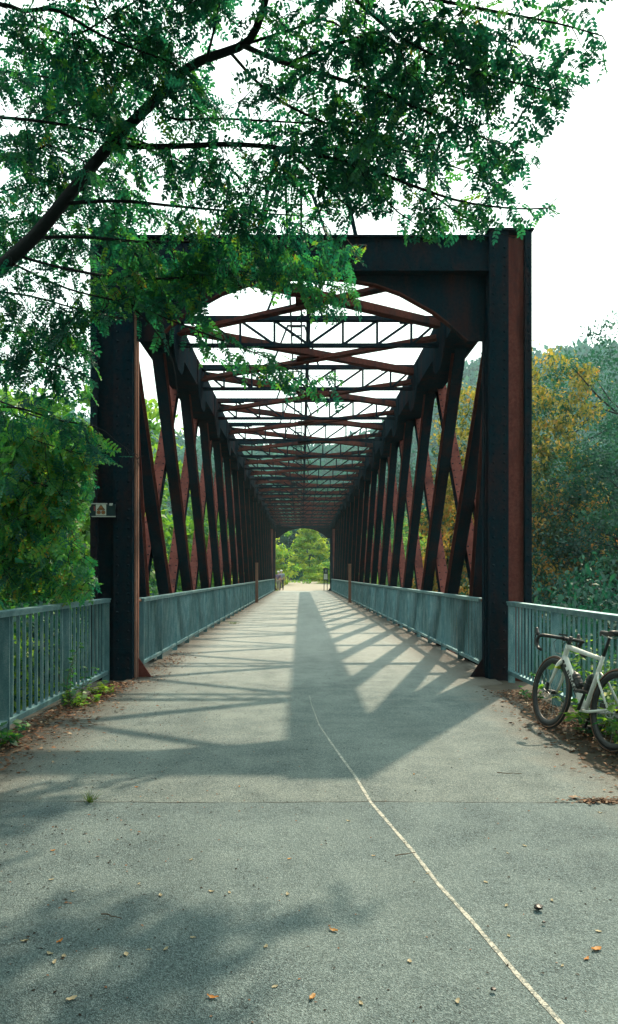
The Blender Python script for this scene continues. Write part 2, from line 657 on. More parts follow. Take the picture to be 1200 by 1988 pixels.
line = [(.095, 8.9), (.11, 8.27), (.167, 7.14), (.27, 6.2), (.373, 5.33), (.425, 4.73), (.56, 3.9), (.615, 3.48), (.69, 3.08), (.75, 2.7), (.80, 2.43), (.86, 2.1), (.93, 1.5), (1.0, .5)]
V, Q = [], []
pl = []
for i in range(len(line) - 1):
    for t in np.linspace(0, 1, 14, endpoint=False):
        pl.append((line[i][0] * (1 - t) + line[i + 1][0] * t, line[i][1] * (1 - t) + line[i + 1][1] * t))
for i, (x, y) in enumerate(pl):
    fade = min(1, max(.25, (9.2 - y) / 3.6))
    w = (.0098 + .0007 * math.sin(i * 1.9) + .001 * math.sin(i * .7)) * fade
    V += [(x - w, y, .0098), (x + w, y, .0098)]
for i in range(len(pl) - 1):
    Q.append((2 * i, 2 * i + 1, 2 * i + 3, 2 * i + 2))
link('painted_line', np_mesh('painted_line', np.array(V), np.array(Q), M['paint']), kind='structure')

# abutment walls that carry the ends of the bridge
for ya, yb in ((9.9, 11.3), (Y1 - .9, Y1 + .5)):
    MB().box(CX - 3.2, CX + 3.2, ya, yb, -6, -.065).build('abutment', M['stone'], kind='structure')

# ------------------------------------------------------------------ the truss bridge
bridge = thing('truss_bridge', 'long rusty riveted steel truss bridge with arched portal carrying the path', 'bridge', (CX, Y0, 0))


def bpart(mb, name, mats, parent=None, **k):
    """mb is in coordinates with the bridge axis at x = 0, near portal at y = 0"""
    return mb.build(name, mats, parent if parent is not None else bridge, **k)


ZT, ZB = 5.93, 5.42
L = P * NP

# deck slab and floor beams below it
bpart(MB().box(-2.62, 2.62, -.05, L + .05, -.32, -.07), 'deck_slab', M['stone'])
for i in range(0, NP + 1):
    mb = MB().box(-2.85, 2.85, i * P - .1, i * P + .1, -.85, -.325)
    bpart(mb, 'floor_beam', M['steel'])

# portal posts
def portal_post(s, far):
    """s = -1 left, +1 right; built facing the approach"""
    y = L if far else 0.0
    k = -1 if far else 1

    def bx(mb, a, b, ya, yb, z0, z1, mi=0):
        x0, x1 = sorted((s * a, s * b))
        y0, y1_ = sorted((y + k * ya, y + k * yb))
        mb.box(x0, x1, y0, y1_, z0, z1, mi)
    post = MB()
    bx(post, 2.385, 2.64, -.08, .36, -.5, 6.0)
    o = bpart(post, 'portal_post', M['steel'])
    w = MB()
    bx(w, 2.64, 2.86, .0, .30, -.5, 5.97)
    bpart(w, 'web_plate', M['rust' if s > 0 else 'steel'], o)
    fl = MB()
    bx(fl, 2.86, 2.95, -.08, .36, -.5, 6.0)
    bpart(fl, 'outer_flange', M['steel'], o)
    cap = MB()
    bx(cap, 2.36, 2.975, -.1, .38, 6.003, 6.03)
    bpart(cap, 'cap_plate', M['steel'], o)
    # rusted edge bars on the inner side
    ed = MB()
    bx(ed, 2.36, 2.382, .02, .06, -.05, 5.3)
    bx(ed, 2.352, 2.382, .10, .19, -.05, 5.3)
    bpart(ed, 'edge_bar', M['edge' if s < 0 else 'steel'], o)
    g = MB()
    poly = [(s * 2.38, 0), (s * 2.17, 0), (s * 2.38, .31)]
    g.prism(poly, 'y', y + k * .14, y + k * .165)
    bpart(g, 'foot_gusset', M['rust' if s < 0 else 'steel'], o)
    if not far:
        rv = MB()
        for z in np.arange(.15, 5.9, .125):
            for x in (2.44, 2.585):
                rv.rivet((s * x, -.08, z), (0, -1, 0), .020)
            rv.rivet((s * 2.905, -.08, z), (0, -1, 0), .017)
        bpart(rv, 'rivets', M['steel'], o, kind='stuff')
        st = MB()
        bx(st, 2.40, 2.63, -.095, -.082, .35, .42)
        bpart(st, 'splice_plate', M['steel'], o)


for far in (False, True):
    for s in (-1, 1):
        portal_post(s, far)

# portal beams with arched knee plates
def portal_beam(far):
    y = L if far else 0.0
    k = -1 if far else 1

    def Yr(a, b):
        return sorted((y + k * a, y + k * b))
    b = MB()
    b.box(-2.38, 2.38, *Yr(.0, .26), 5.50, 5.93)
    o = bpart(b, 'portal_beam', M['steel'])
    f = MB()
    f.box(-2.38, 2.38, *Yr(-.06, .32), 5.472, 5.498)
    f.box(-2.38, 2.38, *Yr(-.06, .32), 5.932, 5.955)
    bpart(f, 'beam_flange', M['steel'], o)
    half = [(0, 5.44), (.45, 5.41), (.87, 5.335), (1.21, 5.215), (1.66, 4.965), (1.9, 4.78), (2.07, 4.62), (2.12, 4.575), (2.375, 4.575), (2.375, 5.47)]
    poly = half + [(-x, z) for x, z in reversed(half[:-1])][:]
    poly = [(x, z) for x, z in half] + [(-x, z) for x, z in reversed(half)][:-1]
    # two halves so that every face stays simple
    for s in (-1, 1):
        kp = MB()
        pts = half[:-1]
        vs_, fs = [], []
        for (x, z) in pts:
            for yy in Yr(.10, .125):
                vs_ += [(s * x, yy, z), (s * x, yy, 5.470)]
        for i in range(len(pts) - 1):
            a, c = i * 4, (i + 1) * 4
            fs += [(a, c, c + 1, a + 1), (a + 2, a + 3, c + 3, c + 2), (a, a + 2, c + 2, c)]
        e = (len(pts) - 1) * 4
        fs += [(e, e + 2, e + 3, e + 1)]
        kp.add(vs_, fs)
        kn = bpart(kp, 'knee_plate', M['steel'], o)
        lip = MB()
        for i in range(len(pts) - 2):
            (xa, za), (xb, zb) = pts[i], pts[i + 1]
            lip.beam((s * xa, y + k * .112, za), (s * xb, y + k * .112, zb), .12, .016, side=(0, 1, 0))
        bpart(lip, 'arch_flange', M['brace'], o)
    if not far:
        rv = MB()
        for x in np.arange(-2.3, 2.31, .14):
            for z in (5.54, 5.89):
                rv.rivet((x, 0, z), (0, -1, 0), .013)
            rv.rivet((x, .10, 5.43), (0, -1, 0), .012) if abs(x) > .6 else None
        bpart(rv, 'rivets', M['steel'], o, kind='stuff')
        for x in (-1.1, 1.1):
            bpart(MB().box(x - .14, x + .14, -.014, -.002, 5.52, 5.915), 'splice_plate', M['steel'], o)


portal_beam(False)
portal_beam(True)

# top and bottom chords
for s in (-1, 1):
    x0, x1 = sorted((s * 2.30, s * 2.88))
    c = MB()
    c.box(x0, x1, .38, L - .38, 5.90, 5.93)
    for a, b in ((2.30, 2.33), (2.85, 2.88)):
        xa, xb = sorted((s * a, s * b))
        c.box(xa, xb, .38, L - .38, 5.36, 5.898)
    xa, xb = sorted((s * 2.332, s * 2.848))
    c.box(xa, xb, .38, L - .38, 5.36, 5.385)
    o = bpart(c, 'top_chord', M['steel'])
    c = MB()
    x0, x1 = sorted((s * 2.80, s * 3.05))
    c.box(x0, x1, .3, L - .3, -.62, -.12)
    bpart(c, 'bottom_chord', M['steel'])

# gusset plates at the chord nodes
gp = [(-.62, 5.885), (-.62, 5.40), (-.40, 5.12), (-.12, 4.98), (.30, 4.98), (.52, 5.12), (.66, 5.40), (.66, 5.885)]
gus = MB().prism(gp, 'x', -.012, .012).mesh('gusset_plate', M['steel'])
for i in range(1, NP):
    for s in (-1, 1):
        link('gusset_plate', gus, bridge, (s * 2.284, i * P, 0))

# diagonals: an inner set falling away from the viewer, an outer set rising
def diagonal_mesh(p0, p1, w, depth, name, rivets):
    """H-section lying in a plane of constant x, flanges w wide, upper flange rust red as if sunlit"""
    p0, p1 = Vector(p0), Vector(p1)
    d = (p1 - p0).normalized()
    sd = Vector((1, 0, 0))
    up = sd.cross(d).normalized()
    if up.z < 0:
        up = -up
    mb = MB()
    for t, mi in ((1, 1), (-1, 0)):  # red upper, dark lower flange: sunlight and shade put into the colour
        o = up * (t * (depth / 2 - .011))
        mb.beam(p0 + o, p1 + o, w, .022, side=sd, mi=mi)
    mb.beam(p0, p1, .05, depth - .05, side=sd, mi=0)
    if rivets:
        n = int((p1 - p0).length / .19)
        for j in range(n):
            c = p0.lerp(p1, (j + .5) / n) + up * (depth / 2)
            for q in (-1, 1):
                mb.rivet(c + sd * (q * w * .34), up, .019, 0)
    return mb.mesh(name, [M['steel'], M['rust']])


ZN, ZG = 5.50, -.20                           # node heights
RUN = 1.5 * P
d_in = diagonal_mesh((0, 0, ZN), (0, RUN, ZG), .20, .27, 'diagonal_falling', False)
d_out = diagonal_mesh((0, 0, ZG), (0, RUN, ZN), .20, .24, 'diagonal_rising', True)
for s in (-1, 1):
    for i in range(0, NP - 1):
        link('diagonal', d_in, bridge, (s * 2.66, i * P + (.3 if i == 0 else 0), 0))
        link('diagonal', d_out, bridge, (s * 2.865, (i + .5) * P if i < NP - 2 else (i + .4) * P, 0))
# short end diagonals
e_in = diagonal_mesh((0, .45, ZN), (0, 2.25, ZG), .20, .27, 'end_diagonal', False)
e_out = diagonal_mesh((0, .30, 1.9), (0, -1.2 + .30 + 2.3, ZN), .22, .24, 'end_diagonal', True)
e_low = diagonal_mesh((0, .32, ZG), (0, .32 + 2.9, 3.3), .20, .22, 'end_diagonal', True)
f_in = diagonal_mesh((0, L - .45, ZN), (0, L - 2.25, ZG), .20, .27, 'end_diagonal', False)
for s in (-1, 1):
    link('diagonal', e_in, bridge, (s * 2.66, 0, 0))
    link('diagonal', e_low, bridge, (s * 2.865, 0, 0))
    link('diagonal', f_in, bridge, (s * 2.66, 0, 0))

# lattice cross struts
def strut_parts():
    top = MB().box(-2.29, 2.29, -.06, .06, ZT - .085, ZT - .002)
    top.box(-2.29, -1.6, -.075, .075, ZT - .11, ZT - .087)
    top.box(1.6, 2.29, -.075, .075, ZT - .11, ZT - .087)
    bot = MB().box(-2.29, 2.29, -.045, .045, ZB - .03, ZB + .03)
    bars = []
    xs = [-1.8, -1.2, -.6, 0, .6, 1.2, 1.8]
    for x in xs:
        bars.append(MB().box(x - .02, x + .02, -.02, .02, ZB + .03, ZT - .085))
    for a, b in ((.02, .58), (.62, 1.18), (1.22, 1.78), (1.82, 2.27)):
        for s in (-1, 1):
            bars.append(MB().beam((s * a, 0, ZB + .03), (s * b, 0, ZT - .088), .035, .04, side=(0, 1, 0)))
    return top, bot, bars


t_, b_, bars_ = strut_parts()
me_top = t_.mesh('strut', M['steel'])
me_bot = b_.mesh('lower_bar', M['steel'])
me_bars = [b.mesh('lattice_bar', M['steel']) for b in bars_]
allb = MB()
for b in bars_:
    allb.add(b.v, b.f)
me_all = allb.mesh('lattice_bars', M['steel'])
for i in range(1, NP):
    o = link('cross_strut', me_top, bridge, (0, i * P, 0))
    link('lower_bar', me_bot, o)
    if i <= 9:
        for m_ in me_bars:
            link('lattice_bar', m_, o)
    else:
        link('lattice_bars', me_all, o, kind='stuff')

# wind bracing, crossing in every panel
def brace_mesh(s, dz, name):
    mb = MB()
    p0, p1 = (-s * 2.27, .12, 5.70 + dz), (s * 2.27, P - .12, 5.70 + dz)
    mb.beam(p0, p1, .17, .020, mi=0)
    a, b = Vector(p0), Vector(p1)
    d = (b - a).normalized()
    sd = d.cross(Vector((0, 0, 1))).normalized()
    off = sd * .075 + Vector((0, 0, .062))
    mb.beam(a + off, b + off, .018, .10, mi=0)
    return mb.mesh(name, M['brace'])


bm_ = [brace_mesh(1, 0, 'wind_brace'), brace_mesh(-1, -.13, 'wind_brace')]
for i in range(NP):
    for b in bm_:
        link('wind_brace', b, bridge, (0, i * P, 0))
    bpart(MB().box(-.22, .22, i * P + P / 2 - .2, i * P + P / 2 + .2, 5.618, 5.634), 'crossing_plate', M['brace'])

# middle tie along the bridge and the cable ladder on trestles
bpart(MB().box(-.04, .04, .27, L - .27, 5.955, 6.03), 'middle_tie', M['steel'])
lad = MB()
for x in (-.35, -.13):
    lad.box(x - .018, x + .018, .1, L - 2, 6.80, 6.86)
lo = bpart(lad, 'cable_ladder', M['steel'])
rung = MB().box(-.331, -.149, -.012, .012, 6.81, 6.835).mesh('rung', M['steel'])
for k in range(60):
    link('rung', rung, lo, (0, .3 + k * .62, 0))
tr = MB()
for a, b in ((-.76, -.42), (.24, -.06)):
    tr.beam((a, 0, ZT), (b, 0, 6.79), .035, .035)
tr.box(-.44, -.04, -.02, .02, 6.765, 6.798)
tr_me = tr.mesh('trestle', M['steel'])
for i in range(0, NP):
    link('trestle', tr_me, bridge, (0, i * P + (.13 if i == 0 else 0), 0.025 if i == 0 else 0))
# upper handrail struts of the first trestles standing above the portal
up = MB()
up.beam((-.72, .1, 5.96), (-.47, .1, 7.2), .04, .05)
up.beam((.62, .1, 5.96), (.36, .1, 7.2), .04, .05)
up.box(-.5, .4, .085, .115, 7.19, 7.22)
bpart(up, 'mast_frame', M['steel'])

# ------------------------------------------------------------------ railings
def railing(label, x, ya, yb, z_top, post_step, bar_step, bar_w, bar_t, in_sign, single_to, group, stub=False):
    """railing along y at x; in_sign = direction of the path; bars nearer than single_to are parts of their own"""
    t = thing('railing', label, 'railing', (x, ya, 0), group=group)
    Lr = yb - ya
    hr = MB()
    hr.box(-.055, .055, 0, Lr, z_top - .022, z_top)
    hr.box(-.047, .047, .004, Lr - .004, z_top - .052, z_top - .0225)
    hro = hr.build('handrail', M['galv'], t)
    br = MB().box(-.035, .035, .01, Lr - .01, .115, .14)
    br.box(-.03, -.022, .012, Lr - .012, .09, .1145)
    br.box(.022, .030, .012, Lr - .012, .09, .1145)
    br.build('bottom_rail', M['galv'], t)
    n = max(1, round(Lr / post_step))
    pm = MB().box(-.045, .045, -.006, .006, -.12, z_top - .053)
    pm.box(-.012, .012, .0065, .045, -.12, z_top - .053)
    pme = pm.mesh('post', M['galv'])
    ps = []
    for i in range(n + 1):
        y = .012 + (Lr - .07) * i / n
        ps.append(y)
        link('post', pme, t, (0, y, 0))
    bme = MB().box(-bar_w / 2, bar_w / 2, -bar_t / 2, bar_t / 2, .141, z_top - .053).mesh('baluster', M['galv'])
    rest = MB()
    for i in range(n):
        a, b = ps[i], ps[i + 1]
        m = max(1, round((b - a) / bar_step))
        for k in range(1, m):
            y = a + (b - a) * k / m + .01
            if y + ya < single_to:
                link('baluster', bme, t, (random.uniform(-.002, .002), y, 0), (0, 0, random.uniform(-.05, .05)))
            else:
                rest.box(-bar_w / 2, bar_w / 2, y - bar_t / 2, y + bar_t / 2, .141, z_top - .053)
    if rest.n:
        rest.build('balusters', M['galv'], t, fix=False, kind='stuff')
    if stub:
        MB().tube([(-in_sign * .10, -.16, z_top - .045), (0, .01, z_top - .03)], .022, 8).build('tie_pipe', M['wood_post'], t)
    return t


railing('grey metal railing on the left of the approach, before the bridge', -2.57, 3.2, 10.22, 1.09, 1.72, .155, .028, .018, 1, 99, 'railings beside the path')
railing('grey metal railing on the right of the approach, behind the bicycle', 2.76, 3.0, 10.2, 1.05, 1.72, .135, .024, .014, -1, 99, 'railings beside the path')
YM = Y0 + L / 2
railing('long grey railing along the left side of the bridge, near half', CX - 2.47, 11.25, YM - .2, 1.06, 1.55, .115, .020, .014, 1, 20, 'railings beside the path', True)
railing('long grey railing along the right side of the bridge, near half', CX + 2.50, 11.25, YM - .2, 1.06, 1.55, .115, .020, .014, -1, 20, 'railings beside the path', True)
railing('grey railing on the left of the bridge, far half beyond the rusty post', CX - 2.47, YM + .25, Y1 - .7, 1.06, 1.55, .115, .020, .014, 1, 0, 'railings beside the path')
railing('grey railing on the right of the bridge, far half beyond the rusty post', CX + 2.50, YM + .25, Y1 - .7, 1.06, 1.55, .115, .020, .014, -1, 0, 'railings beside the path')


def gate_post(label, x, y, h):
    t = thing('rusty_post', label, 'post', (x, y, 0), group='posts at the middle of the bridge')
    MB().box(-.07, .07, -.008, .008, 0, h).box(-.07, -.054, .0085, .10, 0, h).box(.054, .07, .0085, .10, 0, h).build('shaft', M['wood_post'], t)
    MB().box(-.08, .08, -.02, .11, h + .002, h + .03).build('cap', M['edge'], t)
    MB().box(-.11, .11, -.06, .14, .012, .03).build('foot_plate', M['wood_post'], t)


gate_post('tall rust brown post in the middle of the left bridge railing', CX - 2.36, YM - .1, 1.98)
gate_post('tall rust brown post in the middle of the right bridge railing', CX + 2.30, YM - .1, 1.92)

# ------------------------------------------------------------------ leaves and trees
def bases(dirs, normals):
    """(n,3,3) matrices whose columns are leaf direction, side and normal"""
    x = dirs / np.linalg.norm(dirs, axis=1, keepdims=True)
    z = normals - x * (normals * x).sum(1, keepdims=True)
    z /= np.linalg.norm(z, axis=1, keepdims=True) + 1e-9
    y = np.cross(z, x)
    return np.stack([x, y, z], 2)


def instance(tv, tq, pos, mats, scl, tint, jit=None):
    """copies of one template leaf as one vertex/face/tint set"""
    n, k = len(pos), len(tv)
    V = np.einsum('nij,kj->nki', mats, tv) * scl[:, None, None] + pos[:, None, :]
    Q = (tq[None] + (np.arange(n) * k)[:, None, None]).reshape(-1, tq.shape[1])
    T = np.repeat(tint, k)
    if jit is not None:
        T = T + np.tile(jit, n)
    return V.reshape(-1, 3), Q, np.clip(T, 0, 1)


def merge(parts):
    V, Q, T, o = [], [], [], 0
    for v, q, t in parts:
        V.append(v)
        Q.append(q + o)
        T.append(t)
        o += len(v)
    return np.concatenate(V), np.concatenate(Q), np.concatenate(T)


def compound_leaf(seed, length=.20, pairs=6, ll=.046, lw=.0115):
    """pinnate leaf along +x: pairs of oval leaflets and one at the tip; quads"""
    r = np.random.default_rng(seed)
    V, Q, J = [], [], []

    def leaflet(base, ang, l, w):
        tilt = r.uniform(-.5, .5)
        c, s = math.cos(ang), math.sin(ang)
        pts = [(0, 0, 0), (.30 * l, w, .004), (.72 * l, w * .95, .002), (l, 0, -.004), (.72 * l, -w * .95, .002), (.30 * l, -w, .004)]
        o = len(V)
        j = r.uniform(-.07, .07)
        for (x, y, z) in pts:
            z2 = z + y * tilt - x * r.uniform(.05, .25)
            V.append((base[0] + x * c - y * s, base[1] + x * s + y * c, base[2] + z2))
            J.append(j)
        Q.append((o, o + 1, o + 2, o + 3))
        Q.append((o, o + 3, o + 4, o + 5))
    droop = r.uniform(.1, .9)
    for i in range(pairs):
        t = .22 + .70 * i / (pairs - 1)
        b = (t * length, 0, -droop * (t * length) ** 2 * 2.2)
        sc = 1 - .25 * abs(t - .5)
        for s in (-1, 1):
            leaflet(b, s * r.uniform(.95, 1.35), ll * sc * r.uniform(.85, 1.1), lw * sc)
    leaflet((length * .94, 0, -droop * (length * .94) ** 2 * 2.2), r.uniform(-.15, .15), ll, lw)
    # the stalk
    o = len(V)
    for t in (0, .5, .94):
        x, z = t * length, -droop * (t * length) ** 2 * 2.2
        V.extend([(x, -.0016, z), (x, .0016, z)])
        J.extend([.1, .1])
    Q.extend([(o, o + 2, o + 3, o + 1), (o + 2, o + 4, o + 5, o + 3)])
    return np.array(V), np.array(Q), np.array(J)


LEAVES = [compound_leaf(s, rng.uniform(.17, .24), int(rng.integers(5, 8))) for s in range(6)]


def poly_resample(pts, step):
    pts = [Vector(p) for p in pts]
    # smooth with a Catmull-Rom spline
    q = [pts[0] * 2 - pts[1]] + pts + [pts[-1] * 2 - pts[-2]]
    dense = []
    for i in range(1, len(q) - 2):
        for t in np.linspace(0, 1, 10, endpoint=False):
            a, b, c, d = q[i - 1], q[i], q[i + 1], q[i + 2]
            dense.append(.5 * ((2 * b) + (c - a) * t + (2 * a - 5 * b + 4 * c - d) * t * t + (3 * b - a - 3 * c + d) * t ** 3))
    dense.append(pts[-1])
    out, acc = [dense[0]], 0
    for a, b in zip(dense, dense[1:]):
        acc += (b - a).length
        if acc >= step:
            out.append(b)
            acc = 0
    if (out[-1] - dense[-1]).length > step * .3:
        out.append(dense[-1])
    return out


SKY_EDGE = [(-200, 1215), (40, 1200), (90, 1190), (130, 1175), (190, 1140), (215, 1090), (260, 1060), (320, 1052), (350, 1010), (375, 985), (382, 1060), (400, 1104), (430, 1085), (455, 1000), (480, 960), (500, 0)]


def sky_edge(y):
    for (a, xa), (b, xb) in zip(SKY_EDGE, SKY_EDGE[1:]):
        if a <= y <= b:
            return xa + (xb - xa) * (y - a) / (b - a)
    return 1e9 if y < 0 else 0


def allowed(px, py):
    """where the photograph shows the near tree's leaves"""
    if py < 470:
        if px > sky_edge(py):
            return False
        if 690 < px < 1000 and py > 445 - 25 * math.sin(px * .02):
            return px > 730 and random.random() < .35
        return True
    if py < 505:
        return px < 715 or (735 < px < 1010 and random.random() < .12)
    if py < 560:
        return px < 690
    if py < 620:
        return px < 400 or (575 < px < 700) or (px < 560 and random.random() < .15)
    if py < 820:
        return px < 180 or (300 < px < 400 and py < 700 and random.random() < .55) or (370 < px < 665 and 600 + (px - 370) * .42 < py < 690 + (px - 370) * .42) or (px < 345 and px > 255 and py < 810 and random.random() < .20) or px < 210 and random.random() < .2
    if py < 905:
        return px < 200 + (80 if 860 < py else 0)
    return px < 172 + 22 * math.sin(py * .035) and py < 1165


class LeafBank:
    def __init__(s):
        s.p, s.d, s.n, s.s, s.t = [], [], [], [], []

    def add(s, p, d, n, sc, t):
        s.p.append(tuple(p))
        s.d.append(tuple(d))
        s.n.append(tuple(n))
        s.s.append(sc)
        s.t.append(t)


def rnd_dir():
    return Vector(np.random.default_rng(random.randrange(1 << 30)).normal(size=3)).normalized()


def gauss_vec(s=1.0):
    return Vector((random.gauss(0, s), random.gauss(0, s), random.gauss(0, s)))


def near_locust():
    t = thing('locust_tree', 'overhanging locust tree with feathery leaves leaning in from the left', 'tree', (-4.9, 7.8, float(ground_z(-4.9, 7.8))))
    org = t.location.copy()
    bank = LeafBank()
    wood = []

    def branch(name, pts, r0, r1, twig_every=.16, twig_len=.55, leafy_from=0.15, spread=1.0, sub=True, single=True, hang=.25, tint=.42):
        P3 = poly_resample([p if isinstance(p, Vector) else at(*p) for p in pts], .11)
        n = len(P3)
        rad = [r0 + (r1 - r0) * i / (n - 1) for i in range(n)]
        if single:
            MB().tube([p - org for p in P3], rad, 7).build(name, M['bark'], t, smooth=True)
        else:
            wood.append((P3, rad, 5))
        if twig_every <= 0:
            return P3
        acc = 0
        for i in range(1, n):
            acc += (P3[i] - P3[i - 1]).length
            if i / n < leafy_from:
                acc = 0
                continue
            while acc > twig_every:
                acc -= twig_every * random.uniform(.6, 1.4)
                d = (P3[i] - P3[i - 1]).normalized()
                lat = gauss_vec()
                lat = (lat - d * lat.dot(d)).normalized()
                td = (d * random.uniform(.1, .9) + lat * spread + Vector((0, 0, -hang))).normalized()
                twig(P3[i], td, twig_len * random.uniform(.5, 1.3), sub, hang, tint)
        twig(P3[-1], (P3[-1] - P3[-2]).normalized(), twig_len, False, hang, tint)
        return P3

    def twig(p, d, length, sub, hang, tint):
        p = Vector(p)
        n = max(3, int(length / .055))
        pts = [p.copy()]
        for k in range(n):
            d = (d + gauss_vec(.13) + Vector((0, 0, -.05 - hang * .12))).normalized()
            p = p + d * .055
            pts.append(p.copy())
            if sub and k == n // 2 and random.random() < .75:
                lat = gauss_vec()
                lat = (lat - d * lat.dot(d)).normalized()
                twig(p, (d * .5 + lat).normalized(), length * .6, False, hang, tint)
            px, py = proj(*p)
            if not allowed(px, py):
                pts.pop()
                break
            side = d.cross(Vector((0, 0, 1)))
            if side.length < .1:
                side = Vector((1, 0, 0))
            side = side.normalized() * (1 if k % 2 else -1)
            ld = (d * .45 + side * .75 + gauss_vec(.35) + Vector((0, 0, -.15 - hang * .5))).normalized()
            tip = p + ld * .2
            if not allowed(*proj(*tip)) or not allowed(*proj(*(p + ld * .1))):
                continue
            nn = Vector((0, 0, 1)) + gauss_vec(.55)
            bank.add(p, ld, nn, random.uniform(.8, 1.2), min(.93 if random.random() < .992 else 1, max(0, random.gauss(tint, .18) + (.35 if random.random() < .06 else 0))))
        if len(pts) > 2:
            wood.append((pts, [.0055 - .004 * i / len(pts) for i in range(len(pts))], 3))

    # trunk and limbs
    tr = poly_resample([org + Vector((0, 0, -.3)), Vector((-4.85, 7.75, .5)), Vector((-4.7, 7.7, 2.0)), Vector((-4.35, 7.62, 3.2)), at(-110, 610, 7.6)], .2)
    MB().tube([p - org for p in tr], [.19 - .07 * i / len(tr) for i in range(len(tr))], 10).build('trunk', M['bark'], t, smooth=True)
    A = branch('limb', [(-110, 610, 7.6), (0, 520, 7.6), (70, 455, 7.55), (120, 395, 7.5), (215, 280, 7.4), (290, 205, 7.3), (370, 128, 7.2), (470, 88, 7.0), (500, 50, 6.85), (520, -20, 6.7), (540, -120, 6.5)], .078, .026, .5, .6, .3)
    branch('limb', [(215, 283, 7.4), (330, 284, 7.2), (450, 280, 7.0), (560, 290, 6.9), (700, 322, 6.8), (800, 360, 6.8), (900, 392, 6.9), (1000, 405, 7.0), (1065, 404, 7.05)], .030, .006, .11, .62)
    branch('limb', [(470, 88, 7.0), (560, 125, 6.6), (680, 160, 6.4), (800, 205, 6.3), (900, 250, 6.3), (1010, 300, 6.3)], .024, .005, .135, .7)
    branch('limb', [(520, -20, 6.7), (650, -40, 6.2), (800, -10, 6.0), (950, 20, 5.9), (1080, 45, 5.9), (1170, 70, 5.85)], .024, .005, .115, .68)
    branch('branch', [(650, -40, 6.2), (760, 60, 6.15), (870, 120, 6.1), (960, 150, 6.05), (1060, 175, 6.0)], .016, .005, .12, .6)
    branch('branch', [(450, 105, 7.0), (500, 160, 6.9), (560, 205, 6.8), (660, 250, 6.8), (780, 290, 6.8), (900, 330, 6.8), (960, 350, 6.8)], .015, .005, .15, .6)
    branch('branch', [(-160, 225, 7.6), (0, 228, 7.5), (110, 240, 7.5), (215, 262, 7.45), (300, 285, 7.4), (420, 360, 7.5), (470, 420, 7.6), (520, 455, 7.7)], .018, .006, .10, .55)
    branch('branch', [(-120, 330, 8.0), (0, 312, 8.0), (60, 300, 8.0), (95, 282, 8.0), (190, 330, 8.1), (240, 390, 8.2)], .018, .006, .09, .55)
    branch('branch', [(-140, 20, 7.2), (0, 8, 7.0), (40, 22, 7.0), (110, 20, 6.9), (200, 70, 6.9), (330, 120, 6.9)], .026, .006, .10, .65, .2)
    branch('branch', [(-60, 45, 7.4), (60, 50, 7.3), (140, 68, 7.2), (200, 40, 7.2), (300, -20, 7.1)], .014, .006, .10, .6, .2)
    branch('branch', [(-100, 150, 7.9), (20, 140, 7.8), (120, 155, 8.1), (230, 170, 8.2)], .012, .005, .075, .6)
    branch('branch', [(170, -30, 7.1), (205, 40, 7.2), (270, 85, 7.2), (350, 125, 7.2), (350, 190, 7.2)], .012, .004, .12, .5)
    branch('branch', [(300, 195, 7.3), (330, 230, 7.2), (420, 230, 7.1), (520, 235, 7.0), (640, 240, 6.9), (760, 235, 6.8)], .014, .005, .14, .6)
    branch('branch', [(400, 120, 7.1), (420, 40, 7.0), (440, -60, 6.9)], .014, .006, .07, .7)
    branch('branch', [(560, 125, 6.6), (640, 90, 6.4), (760, 60, 6.3), (880, 60, 6.2), (1000, 90, 6.1)], .016, .006, .14, .6)
    branch('branch', [(700, 322, 6.8), (760, 400, 6.9), (800, 430, 7.0)], .012, .005, .12, .5)
    branch('branch', [(560, 290, 6.9), (640, 370, 7.0), (700, 420, 7.1)], .012, .005, .11, .5)
    branch('branch', [(820, 365, 6.8), (900, 420, 6.9), (960, 450, 7.0), (1000, 462, 7.0)], .010, .004, .10, .36, hang=.5)
    branch('branch', [(120, 395, 7.5), (230, 390, 7.5), (340, 400, 7.6), (450, 410, 7.7), (600, 420, 7.7)], .02, .006, .12, .5)
    branch('branch', [(-120, 400, 8.4), (-20, 380, 8.4), (80, 350, 8.4), (180, 340, 8.4)], .012, .005, .07, .5)
    branch('branch', [(-120, 470, 8.5), (-20, 440, 8.5), (60, 430, 8.5), (170, 440, 8.5)], .012, .005, .065, .5)
    branch('branch', [(-80, 90, 8.2), (40, 100, 8.2), (140, 120, 8.1), (260, 110, 8.0)], .012, .005, .11, .55)
    branch('branch', [(470, 88, 7.0), (560, 60, 6.9), (640, 40, 6.8), (740, 120, 6.7)], .014, .005, .12, .6)
    # the low branches over the portal
    branch('branch', [(60, 462, 7.55), (160, 460, 7.6), (280, 470, 7.7), (400, 470, 7.9), (520, 478, 8.1), (640, 490, 8.3), (690, 505, 8.35)], .018, .005, .07, .48, hang=.5, tint=.56)
    branch('branch', [(30, 495, 7.6), (120, 520, 7.6), (240, 540, 7.6), (340, 540, 7.8), (450, 530, 8.0), (560, 535, 8.2), (660, 560, 8.3)], .016, .005, .075, .42, hang=.6, tint=.56)
    branch('branch', [(20, 510, 7.6), (130, 560, 7.5), (250, 590, 7.5), (340, 625, 7.6), (430, 660, 7.7), (520, 695, 7.8), (600, 730, 7.9), (640, 762, 7.9)], .012, .004, .075, .26, hang=.5, tint=.52)
    branch('branch', [(250, 590, 7.5), (300, 640, 7.5), (335, 700, 7.5), (345, 770, 7.5)], .010, .004, .10, .24, hang=.7)
    branch('branch', [(-60, 560, 7.7), (60, 575, 7.6), (150, 600, 7.6), (240, 620, 7.6)], .014, .005, .055, .45, hang=.5)
    branch('branch', [(-100, 620, 8.1), (0, 640, 8.0), (90, 650, 8.0), (170, 665, 8.0)], .012, .005, .07, .42, hang=.5)
